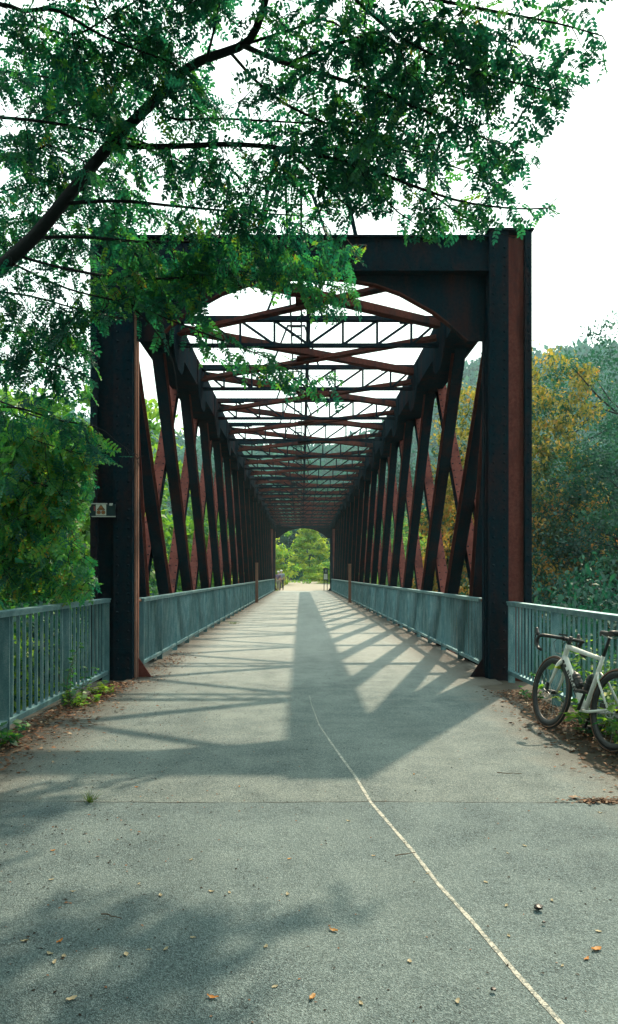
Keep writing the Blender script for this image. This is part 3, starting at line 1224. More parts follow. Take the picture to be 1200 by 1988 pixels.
    branch('branch', [(-100, 720, 8.2), (0, 700, 8.1), (90, 705, 8.0), (165, 730, 8.0)], .014, .005, .10, .40, hang=.5)
    branch('branch', [(-90, 800, 8.0), (20, 790, 7.9), (110, 815, 7.8), (190, 830, 7.8), (230, 860, 7.8), (268, 884, 7.8)], .016, .003, .10, .28, hang=.5)
    # lower foliage behind the left railing, sunlight put in as a brighter tint
    for (y0, yd) in ((800, 8.8), (850, 8.4), (900, 8.9), (930, 9.3), (960, 8.5), (1000, 9.0), (1040, 8.6), (1080, 9.2), (1110, 8.7), (1135, 9.4)):
        branch('branch', [(-150, y0 - 20, yd + .4), (-20, y0 - 25, yd + .2), (70, y0 + random.uniform(-30, 20), yd), (155, y0 + random.uniform(0, 50), yd - .1)], .014, .005, .075, .62, hang=.40, tint=.70)
    # crown continuing above and behind the frame, as the limbs imply
    for pts in ([(540, -120, 6.5), (560, -320, 6.1), (600, -560, 5.8)], [(520, -20, 6.7), (350, -200, 6.6), (150, -350, 6.5)], [(-100, 150, 7.9), (-250, -50, 7.6), (-350, -300, 7.4)],
                [(650, -40, 6.2), (780, -250, 5.7), (900, -480, 5.2)], [(560, -320, 6.1), (750, -520, 5.5), (950, -700, 4.9)], [(350, -200, 6.6), (500, -450, 5.6), (650, -800, 4.8)],
                [(150, -350, 6.5), (250, -700, 5.4), (400, -1100, 4.4)]):
        P3 = poly_resample([at(*p) for p in pts], .2)
        MB().tube([p - org for p in P3], [.04 - .03 * i / len(P3) for i in range(len(P3))], 6).build('limb', M['bark'], t, smooth=True)
        for i, q in enumerate(P3):
            for _ in range(4):
                d = rnd_dir()
                d.z *= .5
                c = q + d * random.uniform(.1, .9)
                if proj(*c)[1] > -30:
                    continue
                for _ in range(9):
                    e = c + gauss_vec(.2)
                    if proj(*e)[1] < -15 and e.y > 1:
                        bank.add(e, rnd_dir(), Vector((0, 0, 1)) + gauss_vec(.5), random.uniform(.9, 1.25), random.gauss(.42, .15))

    for pts in ([(-3.0, 6.4, 7.2), (-2.2, 4.6, 7.6), (-1.2, 2.8, 7.4), (-.4, .8, 6.8)], [(-1.6, 6.4, 8.0), (-.3, 5.2, 8.2), (.8, 3.8, 8.0), (1.6, 2.2, 7.2)], [(-3.8, 6.6, 6.4), (-3.6, 4.6, 6.4), (-3.2, 2.6, 6.0), (-2.6, .6, 5.4)],  # unseen overhead limbs with dense large leaves, added to shade the foreground
                [(-2.2, 4.6, 7.6), (-2.4, 2.8, 7.6), (-2.2, .8, 7.0), (-1.8, -1.4, 6.2)], [(.8, 6.0, 8.4), (2.0, 5.2, 8.2), (3.0, 4.2, 7.4), (3.6, 3.0, 6.6)], [(.8, 3.8, 8.0), (.9, 1.8, 7.6), (.6, -.4, 6.8)],
                [(1.2, 6.2, 8.6), (2.6, 6.3, 8.6), (3.8, 6.4, 8.0), (4.6, 6.2, 7.0)], [(-4.4, 6.4, 5.4), (-4.2, 4.2, 5.0), (-3.8, 2.2, 4.6), (-3.2, .2, 4.2)], [(-3.4, 4.0, 6.8), (-2.6, 2.0, 6.4), (-1.6, 0, 5.8), (-.6, -2, 5.2)], [(-1.0, 4.4, 8.0), (-.2, 2.4, 7.8), (1.0, .2, 7.2), (1.8, -1.6, 6.4)]):
        P3 = poly_resample([Vector(p) for p in pts], .2)
        MB().tube([p - org for p in P3], [.045 - .035 * i / len(P3) for i in range(len(P3))], 6).build('limb', M['bark'], t, smooth=True)
        for i, q in enumerate(P3):
            for _ in range(6):
                d = rnd_dir()
                d.z *= .5
                c = q + d * random.uniform(.1, 1.2)
                for _ in range(11):
                    e = c + gauss_vec(.22)
                    if e.y < 1.2 or proj(*e)[1] < -25 or proj(*e)[0] > 1300:
                        bank.add(e, rnd_dir(), Vector((0, 0, 1)) + gauss_vec(.5), random.uniform(1.2, 1.7), random.gauss(.42, .15))

    # build the wood of the twigs as one part
    tw = MB()
    for pts, rad, k in wood:
        tw.tube([p - org for p in pts], rad, k, caps=False)
    tw.build('twigs', M['bark'], t, fix=False, kind='stuff')
    Pn, Dn, Nn = np.array(bank.p), np.array(bank.d), np.array(bank.n)
    S, T = np.array(bank.s), np.array(bank.t)
    B = bases(Dn, Nn)
    # the leaves that show largest stand singly
    pxs = VX + F * Pn[:, 0] / Pn[:, 1]
    pys = VY - F * (Pn[:, 2] - CAM_H) / Pn[:, 1]
    vis = (pxs > 0) & (pxs < 1195) & (pys > 0) & (pys < 1160)
    size = np.where(vis, S / Pn[:, 1], 0)
    order = np.argsort(-size)
    single = set(order[:290].tolist())
    metas = []
    for tv, tq, tj in LEAVES:
        for q in range(3):
            metas.append(np_mesh('leaf', tv, tq, M['locust'], np.clip(tj + (.3, .45, .68)[q], 0, 1)))
    for i in single:
        m4 = Matrix(B[i].tolist()).to_4x4()
        k = random.randrange(len(LEAVES)) * 3 + (0 if T[i] < .36 else 1 if T[i] < .58 else 2)
        link('leaf', metas[k], t, Vector(Pn[i]) - org, m4.to_euler(), float(S[i]))
    rest = np.array([i for i in range(len(Pn)) if i not in single])
    which = rng.integers(0, len(LEAVES), len(rest))
    parts = []
    for k, (tv, tq, tj) in enumerate(LEAVES):
        r = rest[which == k]
        parts.append(instance(tv, tq, Pn[r] - np.array(org), B[r], S[r], T[r], tj))
    Vv, Qq, Tt = merge(parts)
    link('foliage', np_mesh('foliage', Vv, Qq, M['locust'], Tt), t, kind='stuff')
    print('locust leaves', len(Pn))


near_locust()


# broadleaf trees of the banks: trunk, limbs and a crown of leaf faces in clumps
LEAF_T = np.array([(0, 0, 0), (.45, .30, .05), (1, 0, -.10), (.45, -.30, .05)])
LEAF_Q = np.array([(0, 1, 2, 3)])


def crown_mesh(name, seed, H, R, base, leaf, n_clump, per, mat, shape='round', tint=(.45, .18), tips=None, clump_r=.16):
    """crown standing on z=0: height H, radius R, lowest leaves at base"""
    r = np.random.default_rng(seed)
    cs = []
    lob = r.uniform(0, 6.28, 6)
    while len(cs) < n_clump:
        u = r.uniform(-1, 1, 3)
        d = np.linalg.norm(u)
        if d > 1 or d < 1e-3:
            continue
        rr = d ** .45                           # more clumps near the outside
        dirv = u / d
        az = math.atan2(dirv[1], dirv[0])
        zz = dirv[2]
        wob = 1 + .16 * math.sin(3 * az + lob[0] + 2 * zz) + .12 * math.sin(5 * az + lob[1] - 4 * zz) + .10 * math.sin(7 * zz + lob[2])
        p = dirv * rr * wob
        z = base + (H - base) * (p[2] + 1) / 2
        t = np.clip((z - base) / (H - base), 0, 1)
        w = 1.0
        if shape == 'cone':
            w = 1.25 * (1 - t) ** .75 + .12
        elif shape == 'column':
            w = .9 * (1 - t ** 4) ** .5 + .1
        elif shape == 'dome':
            w = (1 - t ** 3.2) ** .5 * 1.15 + .08
        hx = np.array(p[:2])
        if shape != 'round':
            hx = hx / max(math.sqrt(max(1e-4, 1 - min(.97, p[2] ** 2))), .25)
        cs.append((hx[0] * R * w, hx[1] * R * w, z, rr))
    cs = np.array(cs)
    cr = clump_r * R * r.uniform(.6, 1.5, n_clump)
    ci = np.repeat(np.arange(n_clump), per)
    off = r.normal(size=(len(ci), 3)) * .55
    off[:, 2] *= .55
    pos = cs[ci, :3] + off * cr[ci][:, None]
    pos[:, 2] = np.maximum(pos[:, 2], base * .6 + .05)
    out = pos - np.array([0, 0, (H + base) / 2])
    out /= np.linalg.norm(out, axis=1, keepdims=True) + 1e-6
    dirs = out * .7 + r.normal(size=pos.shape) * .7 + np.array([0, 0, -.35])
    nor = np.array([0, 0, 1.0]) + r.normal(size=pos.shape) * .55 + out * .35
    sc = leaf * r.uniform(.7, 1.35, len(pos))
    ct = r.normal(tint[0], tint[1], n_clump)
    tt = ct[ci] + r.normal(0, .10, len(pos))
    if tips:                                     # clumps whose leaves have turned
        turned = r.uniform(0, 1, n_clump) < tips[0] + tips[1] * np.clip((cs[:, 2] / H - .55) * 2.2, 0, 1)
        turned &= cs[:, 3] > .62
        hot = np.where(cs[:, 2] / H > .66, tips[2] - .06, tips[2] + .12)
        tt = np.where(turned[ci], hot[ci] + r.normal(0, .11, len(pos)), tt)
    Vv, Qq, Tt = instance(LEAF_T, LEAF_Q, pos, bases(dirs, nor), sc, tt)
    return np_mesh(name, Vv, Qq, mat, Tt), cs


def trunk_mesh(name, seed, H, R, base, cs, r0, lean=0.0, bark='bark', limbs=9):
    r = random.Random(seed)
    mb = MB()
    top = H * .86
    pts, rad = [], []
    for i in range(9):
        t = i / 8
        pts.append(Vector((lean * t + .10 * math.sin(3 * t + seed), .12 * math.sin(4 * t + seed * 2), -.4 + (top + .4) * t)))
        rad.append(r0 * (1 - .88 * t) + .012)
    mb.tube(pts, rad, 8)
    for k in range(limbs):
        c = cs[r.randrange(len(cs))]
        tgt = Vector(c[:3])
        t = min(.9, max(.18, (tgt.z - .35 * R) / top))
        s = pts[0].lerp(pts[-1], t)
        mid = s.lerp(tgt, .5) + Vector((0, 0, -.12 * R * .3))
        mb.tube([s, mid, tgt], [r0 * .35 * (1 - t * .5), r0 * .2, .01], 5, caps=False)
    return mb.mesh(name, M[bark], smooth=True, fix=False)


KINDS = {}


def kind(key, **k):
    cm, cs = crown_mesh('crown', k['seed'], k['H'], k['R'], k['base'], k['leaf'], k['n'], k['per'], M[k['mat']], k.get('shape', 'round'), k.get('tint', (.45, .18)), k.get('tips'), k.get('cr', .16))
    tm = trunk_mesh('trunk', k['seed'], k['H'], k['R'], k['base'], cs, k.get('r0', .16), k.get('lean', 0), k.get('bark', 'bark'), k.get('limbs', 9))
    KINDS[key] = (cm, tm)


kind('broad', seed=11, H=11, R=4.2, base=.8, leaf=.18, n=330, per=95, mat='leaf_mid', shape='dome')
kind('broad2', seed=12, H=12, R=4.0, base=.6, leaf=.18, n=330, per=90, mat='leaf_dark', shape='dome')
kind('tall', seed=13, H=15, R=3.6, base=1.5, leaf=.16, n=340, per=95, mat='leaf_dark', shape='dome', tint=(.6, .22), cr=.2)
kind('airy', seed=14, H=16, R=3.4, base=3.5, leaf=.13, n=200, per=80, mat='leaf_dark', shape='column', tint=(.55, .2), cr=.2, limbs=40)
kind('autumn', seed=15, H=14.2, R=3.6, base=.6, leaf=.18, n=720, per=80, mat='leaf_autumn', shape='dome', tint=(.24, .14), tips=(.42, .60, .60), cr=.14)
kind('bright', seed=16, H=8, R=2.6, base=.2, leaf=.30, n=200, per=50, mat='leaf_bright', shape='cone', tint=(.60, .22))
kind('bright_round', seed=17, H=6, R=2.6, base=.1, leaf=.28, n=180, per=50, mat='leaf_bright', shape='dome', tint=(.66, .22))
kind('shrub', seed=18, H=2.6, R=1.7, base=.05, leaf=.085, n=150, per=70, mat='leaf_dark', shape='dome', r0=.04, cr=.2)
kind('dark_far', seed=19, H=13, R=4.5, base=.5, leaf=.42, n=200, per=46, mat='leaf_dark', shape='dome')
kind('light', seed=20, H=10, R=3.4, base=.5, leaf=.26, n=220, per=70, mat='leaf_bright', shape='dome', tint=(.22, .18))


def tree(key, label, x, y, sc=1.0, sz=1.0, rz=0.0, name='broadleaf_tree', cat='tree', group=None, z=None):
    zz = float(ground_z(x, y)) - .1 if z is None else z
    t = thing(name, label, cat, (x, y, zz), (0, 0, rz), group)
    t.scale = (sc, sc, sc * sz)
    cm, tm = KINDS[key]
    link('crown', cm, t)
    link('trunk' if cat == 'tree' else 'stem', tm, t)
    return t


# right bank
tree('autumn', 'tall tree turning yellow and orange just right of the right portal post', 8.1, 29.5, .80, 1.28, .4, 'turning_tree')
tree('airy', 'tall loose-crowned green tree at the far right edge, rising highest', 11.7, 28.0, 1.0, 1.02, 1.0)
tree('tall', 'dark green tree with a leaning trunk behind the bicycle at the right edge', 11.0, 25.0, .85, .92, 2.2)
tree('airy', 'thin-topped tree showing its twigs above the yellow tree', 12.6, 36.5, 1.0, 1.08, 2.0)
tree('autumn', 'orange-leaved tree seen between the first right truss diagonals', 9.2, 40.0, .80, .80, 2.5, 'turning_tree')
tree('light', 'light green tree seen through the middle of the right truss', 9.5, 56.0, .95, 1.0, .9)
tree('broad', 'mid green tree behind the right truss, nearer than the light green one', 9.6, 49.0, .9, .85, 1.7)
tree('light', 'pale green round tree far along the right truss', 12.5, 66.0, 1.0, .95, 4.0)
tree('broad2', 'dark tree low behind the right approach railing', 8.0, 20.5, .62, .62, .6)
tree('broad2', 'dark tree filling the gap right of the yellow tree', 17.0, 33.0, 1.1, .95, 3.0)
tree('broad', 'green tree at the right truss end beside the far portal', 8.5, 74.0, .9, .8, 5.2)
tree('shrub', 'dark shrub under the yellow tree on the right bank', 7.2, 24.0, 1.6, 1.4, .3, 'shrub', 'shrub')
tree('shrub', 'green shrub at the foot of the right embankment by the portal', 6.4, 14.0, 1.5, 1.5, 2.3, 'shrub', 'shrub')
# unseen trees added around the viewpoint to cut sky light, then the left bank
tree('broad2', 'unseen dark leafy tree left of the approach, added to block sky light', -6.2, 2.2, .78, .85, 2.4, z=-3.2)
tree('broad', 'unseen bushy tree left behind the viewpoint, added to block sky light', -5.2, -3.4, .9, .95, .9, z=-1.6)
tree('broad2', 'unseen dark tree right behind the viewpoint, added to block sky light', 5.4, -4.2, .9, .95, 2.9, z=-1.6)
tree('broad2', 'unseen dark tree farther back left behind the viewpoint, added to block sky light', -3.4, -12.0, 1.0, 1.0, 4.9, z=-1.0)
tree('broad', 'unseen tall tree farther back right behind the viewpoint, added to block sky light', 4.2, -13.0, 1.0, 1.0, 5.9, z=-1.0)
tree('light', 'green tree on the left bank seen through the first left truss panels', -9.0, 27.0, 1.1, 1.12, .5)
tree('broad', 'leafy tree on the left bank behind the warning sign post', -9.3, 19.0, .88, .92, 1.5)
tree('light', 'light green tree rising above the others behind the left truss', -10.0, 38.0, 1.25, 1.2, 2.6)
tree('broad', 'deep green tree low behind the left truss middle', -7.6, 34.0, .8, .80, 3.3)
tree('broad', 'mid green tree far along the left truss', -9.8, 50.0, 1.05, 1.0, 4.4)
tree('light', 'green tree behind the left railing at the picture edge', -8.2, 14.2, .82, .92, 5.0)
tree('light', 'bright tree near the far end of the left truss', -8.5, 63.0, 1.0, .95, 5.5)
tree('broad', 'large tree farther back on the left, behind the locust leaves', -17.0, 33.0, 1.25, 1.0, .1)
tree('shrub', 'dark green shrub below the left truss near the portal', -6.6, 15.5, 1.6, 1.5, 1.1, 'shrub', 'shrub')
tree('shrub', 'leafy shrub below the left truss, second from the portal', -6.8, 21.0, 1.7, 1.5, 3.0, 'shrub', 'shrub')
tree('shrub', 'leafy shrub below the right truss, second from the portal', 6.8, 19.5, 1.6, 1.5, 4.1, 'shrub', 'shrub')
# beyond the far portal
tree('bright', 'sunlit pointed green tree in the middle of the far portal opening', 1.2, 100, 1.0, .92, .3)
tree('bright_round', 'bright yellow-green tree at the left of the far portal opening', -4.4, 86, 1.0, 1.0, 1.4)
tree('bright_round', 'yellow-green bush on the right beyond the far portal', 4.6, 90, .75, .62, 2.0, 'bush', 'bush')
tree('bright_round', 'small sunlit bush by the bend of the gravel path', 2.2, 97, .6, .55, 2.9, 'bush', 'bush')
tree('bright_round', 'low bright bush behind the two walkers', -3.6, 79, .42, .45, 4.0, 'bush', 'bush')
tree('dark_far', 'dark tree behind the pointed sunlit tree, left side', -3.5, 118, 1.0, 1.0, .2)
tree('dark_far', 'dark tree behind the pointed sunlit tree, right side', 6.0, 116, 1.0, 1.05, 2.2)
tree('dark_far', 'dark tall tree closing the view over the far portal opening', 1.0, 130, 1.1, 1.2, 3.5)
tree('dark_far', 'dark tree far left beyond the bridge end', -12.0, 112, 1.1, 1.1, 1.2)
tree('dark_far', 'dark tree far right beyond the bridge end', 14.5, 108, 1.1, 1.1, 4.6)
tree('light', 'light green tree right of the bridge end', 11.0, 88, 1.0, .9, 5.1)
tree('light', 'light green tree left of the bridge end', -11.5, 84, 1.0, .95, 3.7)


# wooded hillsides: tree crowns reading as one mass
def hill_forest():
    r = np.random.default_rng(21)
    temps = []
    for k in range(5):                           # a crown: leaf masses over a lumpy dome
        n = 95
        u = r.normal(size=(n, 3))
        u /= np.linalg.norm(u, axis=1, keepdims=True)
        u[:, 2] = np.abs(u[:, 2]) * 1.25 - .25
        lump = 1 + .20 * np.sin(u @ r.normal(size=3) * 4 + k) + .14 * np.sin(u @ r.normal(size=3) * 7)
        p = u * lump[:, None] * r.uniform(.72, 1.02, n)[:, None]
        d = u * .4 + r.normal(size=(n, 3)) * .6 + np.array([0, 0, -.5])
        nn = u * 1.2 + r.normal(size=(n, 3)) * .35 + np.array([0, 0, .4])
        v, q, t = instance(LEAF_T * np.array([1, 1.2, 1]), LEAF_Q, p, bases(d, nn), r.uniform(.38, .66, n), r.normal(0, .13, n) + .5)
        temps.append((v, q, t - .5))
    n = 3600
    az = r.uniform(-.34, .40, n)
    y = r.uniform(150, 370, n)
    pos = np.stack([y * np.tan(az), y, np.zeros(n)], 1)
    pos[:, 2] = ground_z(pos[:, 0], pos[:, 1])
    s = r.uniform(2.8, 5.4, n)
    pos[:, 2] += s * .55
    which = r.integers(0, 5, n)
    a = r.uniform(0, 6.28, n)
    z0 = np.zeros_like(a)
    R = np.stack([np.stack([np.cos(a), -np.sin(a), z0], 1), np.stack([np.sin(a), np.cos(a), z0], 1), np.stack([z0, z0, z0 + 1.25], 1)], 1)
    tt = np.clip(r.normal(.42, .20, n), 0, 1)
    parts = []
    for k in range(5):
        m = which == k
        v, q, t = temps[k]
        parts.append(instance(v, q, pos[m], R[m], s[m], tt[m], t))
    V_, Q_, T_ = merge(parts)
    link('hillside_forest', np_mesh('hillside_forest', V_, Q_, M['far_leaf'], T_), kind='stuff', label='hazy teal wooded hillside closing the valley', category='forest')


hill_forest()


# ------------------------------------------------------------------ ground plants and litter
def leaf_cloud(name, pts, dirs, nors, sc, tint, mat, parent=None, origin=(0, 0, 0), **props):
    Vv, Qq, Tt = instance(LEAF_T, LEAF_Q, np.asarray(pts) - np.array(origin), bases(np.asarray(dirs), np.asarray(nors)), np.asarray(sc), np.asarray(tint))
    return link(name, np_mesh(name, Vv, Qq, mat, Tt), parent, **props)


def weed(label, x, y, h, spread, n_stem, leaf, mat='leaf_mid', z=None, tint=(.5, .2), cat='plant', name='weed', seed=0):
    r = random.Random(seed)
    zz = float(ground_z(x, y)) if z is None else z
    t = thing(name, label, cat, (x, y, zz))
    st = MB()
    p, d, n, s, c = [], [], [], [], []
    for k in range(n_stem):
        a = r.uniform(0, 6.28)
        hh = h * r.uniform(.55, 1.05)
        q = Vector((math.cos(a), math.sin(a), 0)) * r.uniform(0, spread * .3)
        dirv = Vector((math.cos(a) * spread / h * .9, math.sin(a) * spread / h * .9, 1)).normalized()
        pts = [q.copy()]
        m = max(3, int(hh / .05))
        for j in range(m):
            dirv = (dirv + Vector((r.gauss(0, .12), r.gauss(0, .12), r.gauss(-.02, .05)))).normalized()
            q = q + dirv * (hh / m)
            pts.append(q.copy())
            for _ in range(2):
                b = r.uniform(0, 6.28)
                p.append(tuple(q))
                d.append((math.cos(b), math.sin(b), r.uniform(-.4, .5)))
                n.append((r.gauss(0, .5), r.gauss(0, .5), 1))
                s.append(leaf * r.uniform(.5, 1.25))
                c.append(min(1, max(0, r.gauss(*tint))))
        st.tube(pts, [.004 - .0025 * i / len(pts) for i in range(len(pts))], 4, caps=False)
    st.build('stems', M[mat] if False else M['twig'], t, fix=False, kind='stuff')
    leaf_cloud('leaves', p, d, n, s, c, M[mat], t, kind='stuff')
    return t


def grass_tuft(label, x, y, h, rad, n, z=.012, seed=0, mat='grass'):
    r = random.Random(seed)
    V_, Q_, T_ = [], [], []
    for k in range(n):
        a = r.uniform(0, 6.28)
        b = Vector((math.cos(a), math.sin(a), 0)) * rad * r.uniform(0, .5)
        o = Vector((math.cos(a), math.sin(a), 0)) * rad * r.uniform(.2, 1)
        hh = h * r.uniform(.5, 1.1)
        sd = Vector((-math.sin(a), math.cos(a), 0)) * r.uniform(.002, .0045)
        i = len(V_)
        for t_ in (0, .5, 1):
            c = b + o * t_ ** 1.6 + Vector((0, 0, hh * (t_ - .25 * t_ ** 3)))
            w = sd * (1 - t_ * .9)
            V_ += [tuple(c - w), tuple(c + w)]
            T_ += [min(1, max(0, r.gauss(.45, .25)))] * 2
        Q_ += [(i, i + 1, i + 3, i + 2), (i + 2, i + 3, i + 5, i + 4)]
    o = link('grass_tuft', np_mesh('grass_tuft', np.array(V_), np.array(Q_), M[mat], np.clip(T_, 0, 1)), None, (x, y, z))
    o['label'], o['category'] = label, 'grass'
    return o


grass_tuft('small green grass tuft growing from the pavement joint on the left', -1.30, 4.74, .07, .09, 46, seed=1)
grass_tuft('tiny grass tuft on the bridge deck beside the left railing', -1.92, 22.0, .10, .30, 90, seed=2)
weed('tall pale weed climbing through the left approach railing', -2.50, 8.35, .75, .28, 9, .075, tint=(.55, .2), seed=3, cat='plant')
weed('low clump of green weeds at the foot of the left railing', -2.38, 8.25, .24, .26, 16, .075, 'leaf_bright', tint=(.35, .25), seed=4)
weed('yellow-green clump of weeds at the left railing beside the portal post', -2.36, 9.1, .20, .25, 18, .065, 'leaf_bright', tint=(.55, .25), seed=5)
weed('leafy weeds at the foot of the railing, bottom left edge', -2.44, 6.35, .26, .22, 12, .085, 'leaf_mid', tint=(.6, .25), seed=6)
weed('broad green weeds under the bicycle frame', 2.52, 6.75, .34, .26, 16, .08, 'leaf_mid', tint=(.55, .22), seed=7)
weed('green weeds behind the bicycle rear wheel', 2.62, 6.1, .36, .24, 15, .08, 'leaf_mid', tint=(.6, .22), seed=8)
weed('thin weeds at the right railing foot beside the portal post', 2.60, 8.7, .20, .22, 10, .06, 'leaf_mid', tint=(.55, .25), seed=9)
weed('tall bright green plants growing behind the right railing', 3.08, 6.9, 1.35, .55, 34, .10, 'leaf_bright', tint=(.45, .25), seed=10, z=-.35)
weed('bright green plants behind the right railing at the picture edge', 3.05, 5.9, 1.30, .50, 30, .10, 'leaf_bright', tint=(.4, .25), seed=11, z=-.35)
weed('leafy plants behind the right railing beside the portal', 3.25, 8.6, .95, .45, 22, .09, 'leaf_mid', tint=(.6, .25), seed=12, z=-.3)


def litter():
    r = np.random.default_rng(5)
    pts, sc = [], []
    for (n, f) in ((1500, lambda: (-2.40 + abs(r.normal(0, .16)) - .05, r.uniform(8.4, 9.95))), (1500, lambda: (-2.60 + abs(r.normal(0, .30)), r.uniform(5.4, 8.6))),
                   (1300, lambda: (2.66 - abs(r.normal(0, .22)), r.uniform(7.0, 9.3))), (1500, lambda: (2.62 - abs(r.normal(0, .26)), r.uniform(4.4, 7.4))),
                   (500, lambda: (-2.28 + abs(r.normal(0, .25)), r.uniform(9.9, 14))), (220, lambda: (1.95 + r.normal(0, .14), r.normal(4.74, .035)))):
        for _ in range(n):
            x, y = f()
            pts.append((x, y, .010 + r.uniform(.0, .014)))
            sc.append(r.uniform(.018, .055))
    for _ in range(2600):                        # crumbs blown over the asphalt
        x = r.uniform(-2.2, 2.1) if r.random() < .5 else -2.2 + abs(r.normal(0, 1.1))
        y = r.uniform(2.2, 11)
        pts.append((x, y, .011))
        sc.append(r.uniform(.006, .018) * (1.3 if x < -.8 else 1))
    pts = np.array(pts)
    n = len(pts)
    ang = r.uniform(0, 6.28, n)
    dirs = np.stack([np.cos(ang), np.sin(ang), r.normal(0, .12, n)], 1)
    nor = np.stack([r.normal(0, .25, n), r.normal(0, .25, n), np.ones(n)], 1)
    tint = np.clip(r.normal(.5, .25, n), 0, 1)
    tint[-2600:] = np.where(r.uniform(0, 1, 2600) < .75, .0, .75)
    leaf_cloud('leaf_litter', pts, dirs, nor, sc, tint, M['litter'], kind='stuff', label='brown dry leaf litter along the pavement edges', category='litter')


litter()

# single fallen leaves on the asphalt, read off the photograph
FL = [(103, 1655, .85, 1.2), (465, 1530, .85, 1.2), (265, 1531, .9, 1.2), (312, 1743, .3, 1.6), (371, 1673, .2, 1.2), (410, 1735, .2, 1.3), (446, 1737, .5, 1.0), (558, 1741, .25, 1.6), (562, 1671, .8, 1.0),
      (48, 1832, .2, 1.5), (116, 1833, .95, 1.6), (97, 1857, .3, 1.4), (124, 1862, .2, 1.3), (106, 1874, .3, 1.5), (245, 1858, .5, 1.4), (322, 1848, .25, 1.4), (289, 1849, .1, 1.0), (516, 1843, .3, 1.3), (139, 1946, .4, 1.8), (413, 1943, .9, 2.0), (534, 1921, .3, 1.1),
      (648, 1812, .75, 2.0), (607, 1943, .75, 1.9), (701, 1954, .2, 1.2), (795, 1872, .5, 1.3), (889, 1951, .15, 1.6), (943, 1717, .3, 1.2), (983, 1763, .2, 1.4), (1072, 1753, .1, 1.4), (988, 1822, .3, 1.1), (1158, 1849, .85, 2.2), (1139, 1867, .9, 1.5), (1162, 1813, .5, 1.2), (1092, 1880, .2, 1.0),
      (804, 1506, .8, 1.3), (676, 1597, .5, 1.2), (1019, 1646, .2, 1.3), (986, 1660, .3, 1.0), (725, 1665, .6, 1.0), (893, 1476, .3, 1.0), (830, 1700, .2, .9), (1165, 1581, .2, 1.3), (100, 1712, .1, 1.2), (142, 1735, .3, 1.2), (375, 1825, .5, 1.1), (270, 1720, .3, 1.0)]


def dry_leaf_mesh(seed):
    r = random.Random(seed)
    n = 5
    l, w = .032, .0075 * r.uniform(.8, 1.3)
    V_, Q_ = [], []
    for i in range(n + 1):
        t_ = i / n
        ww = w * math.sin(math.pi * min(.97, max(.06, t_))) ** .7
        cur = r.uniform(-.002, .002)
        z = .003 + .006 * abs(t_ - .5) * r.uniform(.5, 1.6)
        V_ += [(t_ * l - l / 2, -ww + cur, z + .004 * r.random()), (t_ * l - l / 2, cur, z - .001), (t_ * l - l / 2, ww + cur, z + .004 * r.random())]
    for i in range(n):
        a = i * 3
        Q_ += [(a, a + 3, a + 4, a + 1), (a + 1, a + 4, a + 5, a + 2)]
    return np.array(V_), np.array(Q_)


dlm = {}
ORD = ['nearest', 'second nearest', 'third nearest', 'fourth nearest', 'fifth nearest', 'sixth nearest', 'seventh nearest', 'eighth nearest', 'ninth nearest', 'tenth nearest', 'eleventh nearest', 'twelfth nearest', 'thirteenth nearest', 'fourteenth nearest', 'fifteenth nearest',
       'sixteenth nearest', 'seventeenth nearest', 'eighteenth nearest', 'nineteenth nearest', 'twentieth nearest', 'twenty-first nearest', 'twenty-second nearest', 'twenty-third nearest', 'twenty-fourth nearest', 'twenty-fifth nearest']


def line_px(py):
    """where the painted line runs at that height of the photograph"""
    Yg = F * CAM_H / (py - VY)
    xs = sorted(line, key=lambda q: q[1])
    X = np.interp(Yg, [q[1] for q in xs], [q[0] for q in xs])
    return VX + F * X / Yg


rank = {}
for i, (px, py, tn, sc) in sorted(enumerate(FL), key=lambda e: -e[1][1]):
    Yg = F * CAM_H / (py - VY)
    k = (i % 6, round(tn, 1))
    if k not in dlm:
        v_, q_ = dry_leaf_mesh(i % 6)
        dlm[k] = np_mesh('fallen_leaf', v_, q_, M['dry_leaf'], np.full(len(v_), tn))
    look = 'orange' if tn > .7 else 'pale'
    side = 'left' if px < line_px(py) else 'right'
    n_ = rank.get((look, side), 0)
    rank[(look, side)] = n_ + 1
    link('fallen_leaf', dlm[k], None, ((px - VX) / F * Yg, Yg, .0075), (0, 0, random.uniform(0, 6.28)), sc * .66,
         label='%s dry leaf on the asphalt %s of the white line, %s to the viewer' % (look, side, ORD[n_]), category='leaf',
         group='fallen leaves scattered on the asphalt')
PB = [(1045, 1772, .020), (916 + 140, 1800, .008), (958, 1932, .010), (1058 - 34, 1663, .009), (840, 1857, .009), (948, 1933, .008), (721, 1580, .010)]
for i, (px, py, r_) in enumerate(PB[:3]):
    Yg = F * CAM_H / (py - VY)
    bm = bmesh.new()
    bmesh.ops.create_icosphere(bm, subdivisions=2, radius=r_)
    for v in bm.verts:
        v.co *= random.uniform(.8, 1.15)
        v.co.z *= .5
    me = bpy.data.meshes.new('pebble')
    bm.to_mesh(me)
    bm.free()
    me.materials.append(M['black'])
    link('pebble', me, None, ((px - VX) / F * Yg, Yg, .018 + r_ * .3), label=('dark flat pebble on the asphalt right of the white line', 'tiny dark pebble on the asphalt near the right edge', 'tiny dark pebble on the asphalt by the end of the white line')[i], category='pebble')


